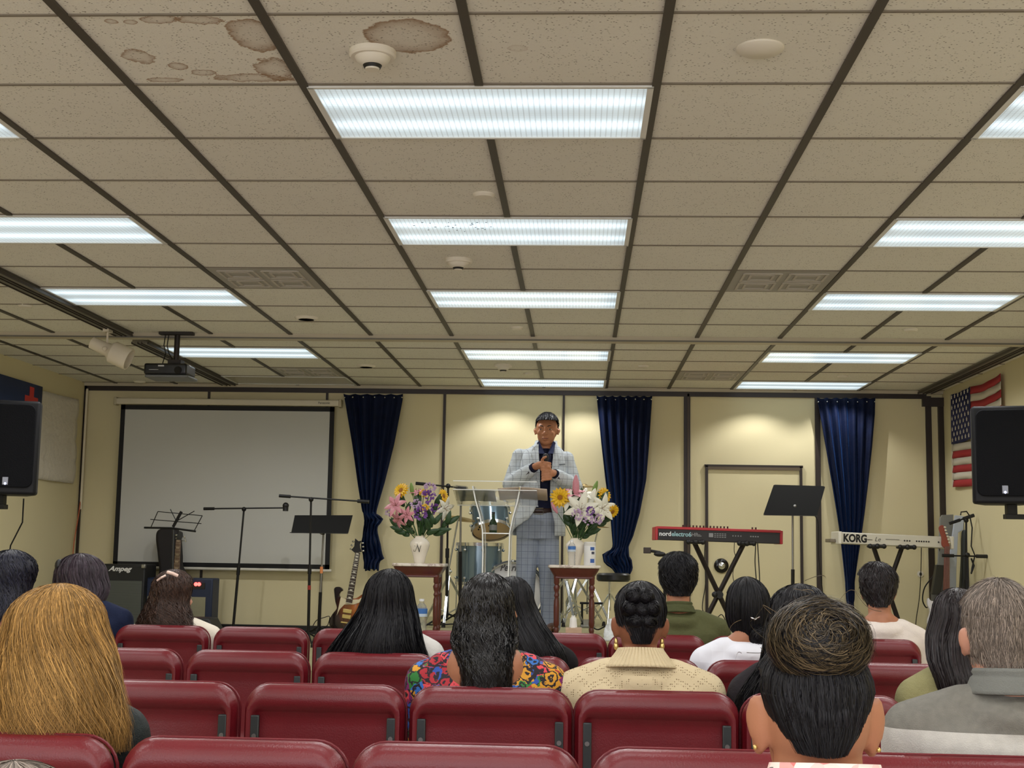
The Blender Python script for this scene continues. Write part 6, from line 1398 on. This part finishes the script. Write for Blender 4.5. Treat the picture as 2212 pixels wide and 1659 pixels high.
def grip(b, w, c, sgn, rows):
    """palm beside the handle, four fingers wrapping round it, thumb across"""
    w, c = Vector(w), Vector(c); limb(b, [w, w.lerp(c+Vector((sgn*-.035, .01, 0)), .6), c+Vector((sgn*-.036, .006, 0))], [.027, .031, .029], 12)
    for k, (dz, l) in enumerate(rows):
        pts = []
        for q in range(6):
            a = PI*(1.0-.30*q*l)*1.0; rr = .031
            pts.append(c+Vector((sgn*rr*math.cos(a)*1.15, -rr*math.sin(a)*1.0-.002*k, dz-.004*q)))
        limb(b, [c+Vector((sgn*-.034, .0, dz))]+pts, [.011, .0105, .010, .0095, .009, .0085, .0075], 10)
    p = c+Vector((sgn*-.03, -.008, rows[0][0]+.012)); limb(b, [p, p+Vector((sgn*.012, -.022, .016)), p+Vector((sgn*.030, -.026, .024))], [.0125, .011, .009], 10)
cm = mic0.lerp(mic1, .55)
grip(b, wrL, cm+Vector((.000, 0, .022)), 1, ((.022, 1.0), (.001, 1.05), (-.020, 1.0), (-.040, .85)))
grip(b, wrR, cm+Vector((.004, -.006, -.046)), -1, ((.018, .9), (-.003, 1.0), (-.024, .95), (-.043, .8)))
hpL, hpR = J(1144, 1140), J(1180, 1140); knL, knR = J(1136, 1240, -.02), J(1186, 1240, -.02); anL, anR = J(1130, 1340), J(1190, 1340)
gz = ZS
for hpj, kn, an in ((hpL, knL, anL), (hpR, knR, anR)):
    an = Vector((an.x, Yp, gz+.09)); limb(b, [hpj, kn, an], [.082, .056, .040], 14); limb(b, [an, an+Vector((0, -.08, -.05)), an+Vector((0, -.14, -.055))], [.038, .034, .028], 12)
b.build('body', SKP, r, remesh=.0048, sm=3)
face_parts(T, r, lips=(128, 74, 62))
hair(r, Yp, (1183, 891), [(918, 1157, 1207), (932, 1160, 1204)], HB, n=4200, ry=.116, seed=41, width=.0014, length=.028, azmax=1.55, drape=0, below=1, wave=.03, lift=.03, front=PI, scut=.74, name='hair')
# shirt, belt, trousers
g_ = MB(); g_.rings([ellring(J(x, y).x, Yp, J(x, y).z, w-.002, d_-.0) for y, x, w, d_ in trs[:6]][::-1]); limb(g_, [J(1178, 978), J(1176, 992)], [.072, .095], 18)
sh_ = g_.build('shirt', SHIRT, r, remesh=.008, sm=5)
b = MB()
for sx, px in ((-1, 1166), (1, 1193)): b.add([tuple(J(1180+sx*3, 980, -.125)), tuple(J(1180+sx*15, 953, -.085)), tuple(J(1180+sx*20, 957, -.07)), tuple(J(1180+sx*15, 980, -.125))], [(0, 1, 2, 3)])
b.build('collar', fabric('navy_collar', (40, 48, 84), .6), sh_, solid=.006, smooth=False)
for py in (1040, 1062, 1082): MB().ell(J(1177, py, -.128), (.006, .003, .006), 10, 6).build('button', BLACKP, sh_)
for wr, el in ((wrL, elL), (wrR, elR)): d = (wr-el).normalized(); MB().cyl(wr-d*.05, wr-d*.004, .038, .036, 20).build('shirt_cuff', SHIRT, sh_)
zb_ = J(1163, 1104).z; b = MB(); rows = [[(J(1163, 1104).x+.166*math.cos(a), Yp+.119*math.sin(a), zb_+dz) for a in np.linspace(0, 2*PI, 41)[:-1]] for dz in (-.02, .02)]
b.grid(rows, True); bl = b.build('belt', mat('belt_brown', (44, 26, 24), .4), r, solid=.006)
v = J(1164, 1104, -.128); MB().tube([v+Vector(q) for q in ((-.034, 0, -.023), (.034, 0, -.023), (.034, 0, .023), (-.034, 0, .023))], .0032, 6, True).build('buckle', NICK, bl)
p_ = MB(); p_.rings([ellring(J(1162, y).x, Yp, J(1162, y).z, w, d_) for y, w, d_ in ((1106, .165, .118), (1122, .172, .124), (1145, .176, .126), (1165, .170, .122))][::-1])
for hpj, kn, an, k in ((hpL, knL, anL, -1), (hpR, knR, anR, 1)):
    an = Vector((an.x, Yp, gz+.06)); limb(p_, [hpj+Vector((k*.004, 0, 0)), hpj.lerp(kn, .5), kn, kn.lerp(an, .6), an], [.100, .093, .080, .078, .080], 18)
p_.build('trousers', TRO, r, remesh=.008, sm=6)
for an, k in ((anL, -1), (anR, 1)):
    x = an.x+k*.012; b = MB(); b.ell((x, Yp-.07, gz+.045), (.050, .145, .042), 20, 12); sh = b.build('shoe', mat('shoe_brown', (86, 56, 34), .35), r)
    MB().box((x, Yp-.07, gz+.012), (.085, .27, .022)).build('sole', SHOE, sh, bevel=.008)
# jacket: open shell round the torso, lapels, sleeves
rowsJ = [(953, 1180, .082, .078, 1163, 1197), (962, 1179, .092, .082, 1162, 1197), (970, 1177, .130, .092, 1162, 1197), (980, 1174, .175, .112, 1163, 1197), (998, 1173, .200, .128, 1165, 1196), (1020, 1172, .208, .138, 1166, 1192), (1045, 1171, .205, .138, 1166, 1189), (1070, 1168, .196, .136, 1165, 1188), (1092, 1166, .196, .136, 1160, 1190), (1108, 1165, .200, .138, 1152, 1193), (1122, 1164, .205, .140, 1142, 1196), (1130, 1164, .208, .140, 1128, 1198)]
rows = []; n = 60
for y, x, w, d_, xa, xb in rowsJ:
    c = J(x, y); ca = J(xa, y, -.13).x-c.x; cb_ = J(xb, y, -.13).x-c.x; a0 = -PI/2+math.asin(max(-.95, min(.95, cb_/w))); a1 = 1.5*PI+math.asin(max(-.95, min(.95, ca/w)))
    rows.append([(c.x+w*math.cos(a), Yp+d_*math.sin(a), c.z-.0+(.0)) for a in np.linspace(a0, a1, n)])
for dz, xa, xb in ((-.045, 0, 0), (-.10, 0, 0)):      # right front and back hang a little lower
    last = rows[11]; rows.append([(p[0], p[1]*1.0, last[k][2]+dz*(1 if k < n*.78 else (1-(k-n*.78)/(n*.22))*.9)) for k, p in enumerate(last)])
b = MB(); b.grid(rows); jk = b.build('jacket', SUIT, r, solid=.010, angle=180)
b = MB()
for sh, el, wr, k in ((shL, elL, wrL, -1), (shR, elR, wrR, 1)):
    sh2 = sh+Vector((0, 0, -.005)); limb(b, [J(1176, 978).lerp(sh2, .55)+Vector((0, 0, -.004)), sh2, sh2.lerp(el, .5), el+Vector((k*.004, .005, 0))], [.056, .062, .062, .060], 18); limb(b, [el+Vector((k*.004, .005, 0)), el.lerp(wr, .5), el.lerp(wr, .80)], [.064, .060, .052], 18)
b.build('sleeves', SUIT, jk, remesh=.008, sm=6)
for (el, wr) in ((elL, wrL), (elR, wrR)):
    d = (wr-el).normalized(); c = el.lerp(wr, .70)+Vector((0, -.052, -.012)); T2, L2 = frame_to(c-d*.022, c+d*.022); MB().box((0, 0, L2/2), (.012, .018, L2), M=T2).build('cuff_button', mat('button_dark', (60, 56, 60), .4), jk, bevel=.002)
b = MB()
for pts in ([(1163, 958), (1150, 968), (1146, 985), (1150, 990), (1147, 996), (1158, 1030), (1167, 1058), (1166, 1020), (1164, 985)], [(1196, 958), (1207, 968), (1212, 985), (1208, 990), (1211, 996), (1201, 1030), (1189, 1058), (1192, 1020), (1195, 985)]):
    v = []
    for px, py in pts:
        q = J(px, py, -.12); c = J(1173, py); w = np.interp(py, [q_[0] for q_ in rowsJ], [q_[2] for q_ in rowsJ]); d_ = np.interp(py, [q_[0] for q_ in rowsJ], [q_[3] for q_ in rowsJ])
        s_ = min(.97, abs(q.x-c.x)/w); v.append((q.x, Yp-d_*math.sqrt(1-s_*s_)-.014, q.z))
    m_ = [sum(p[k] for p in v)/len(v) for k in range(3)]; b.add(v+[m_], [(i, (i+1) % len(v), len(v)) for i in range(len(v))])
b.build('lapels', SUIT, jk, solid=.005, smooth=False)
MB().box(J(1214, 1003, -.125)+Vector((0, .02, 0)), (.050, .012, .012), ry=-.1).build('breast_pocket', mat('pocket_grey', (120, 126, 132), .8), jk, bevel=.003)
MB().ell(J(1166, 1066, -.145), (.009, .005, .009), 12, 8).build('jacket_button', mat('button_dark', (60, 56, 60), .4), jk)
# microphone
m_ = thing('handheld_microphone', 'black handheld microphone gripped by the preacher at chest height', 'microphone', mic0); T2, L2 = frame_to(mic0, mic1)
MB().lathe([(.011, 0), (.013, .02), (.016, L2*.85), (.018, L2)], n=20, M=T2).build('handle', BLACKP, m_); MB().lathe([(.0, L2+.05), (.016, L2+.044), (.025, L2+.025), (.025, L2+.01), (.020, L2)], n=24, M=T2).build('grille', mat('mic_grille', (58, 58, 62), .4, .6, bump=1, bs=500), m_)
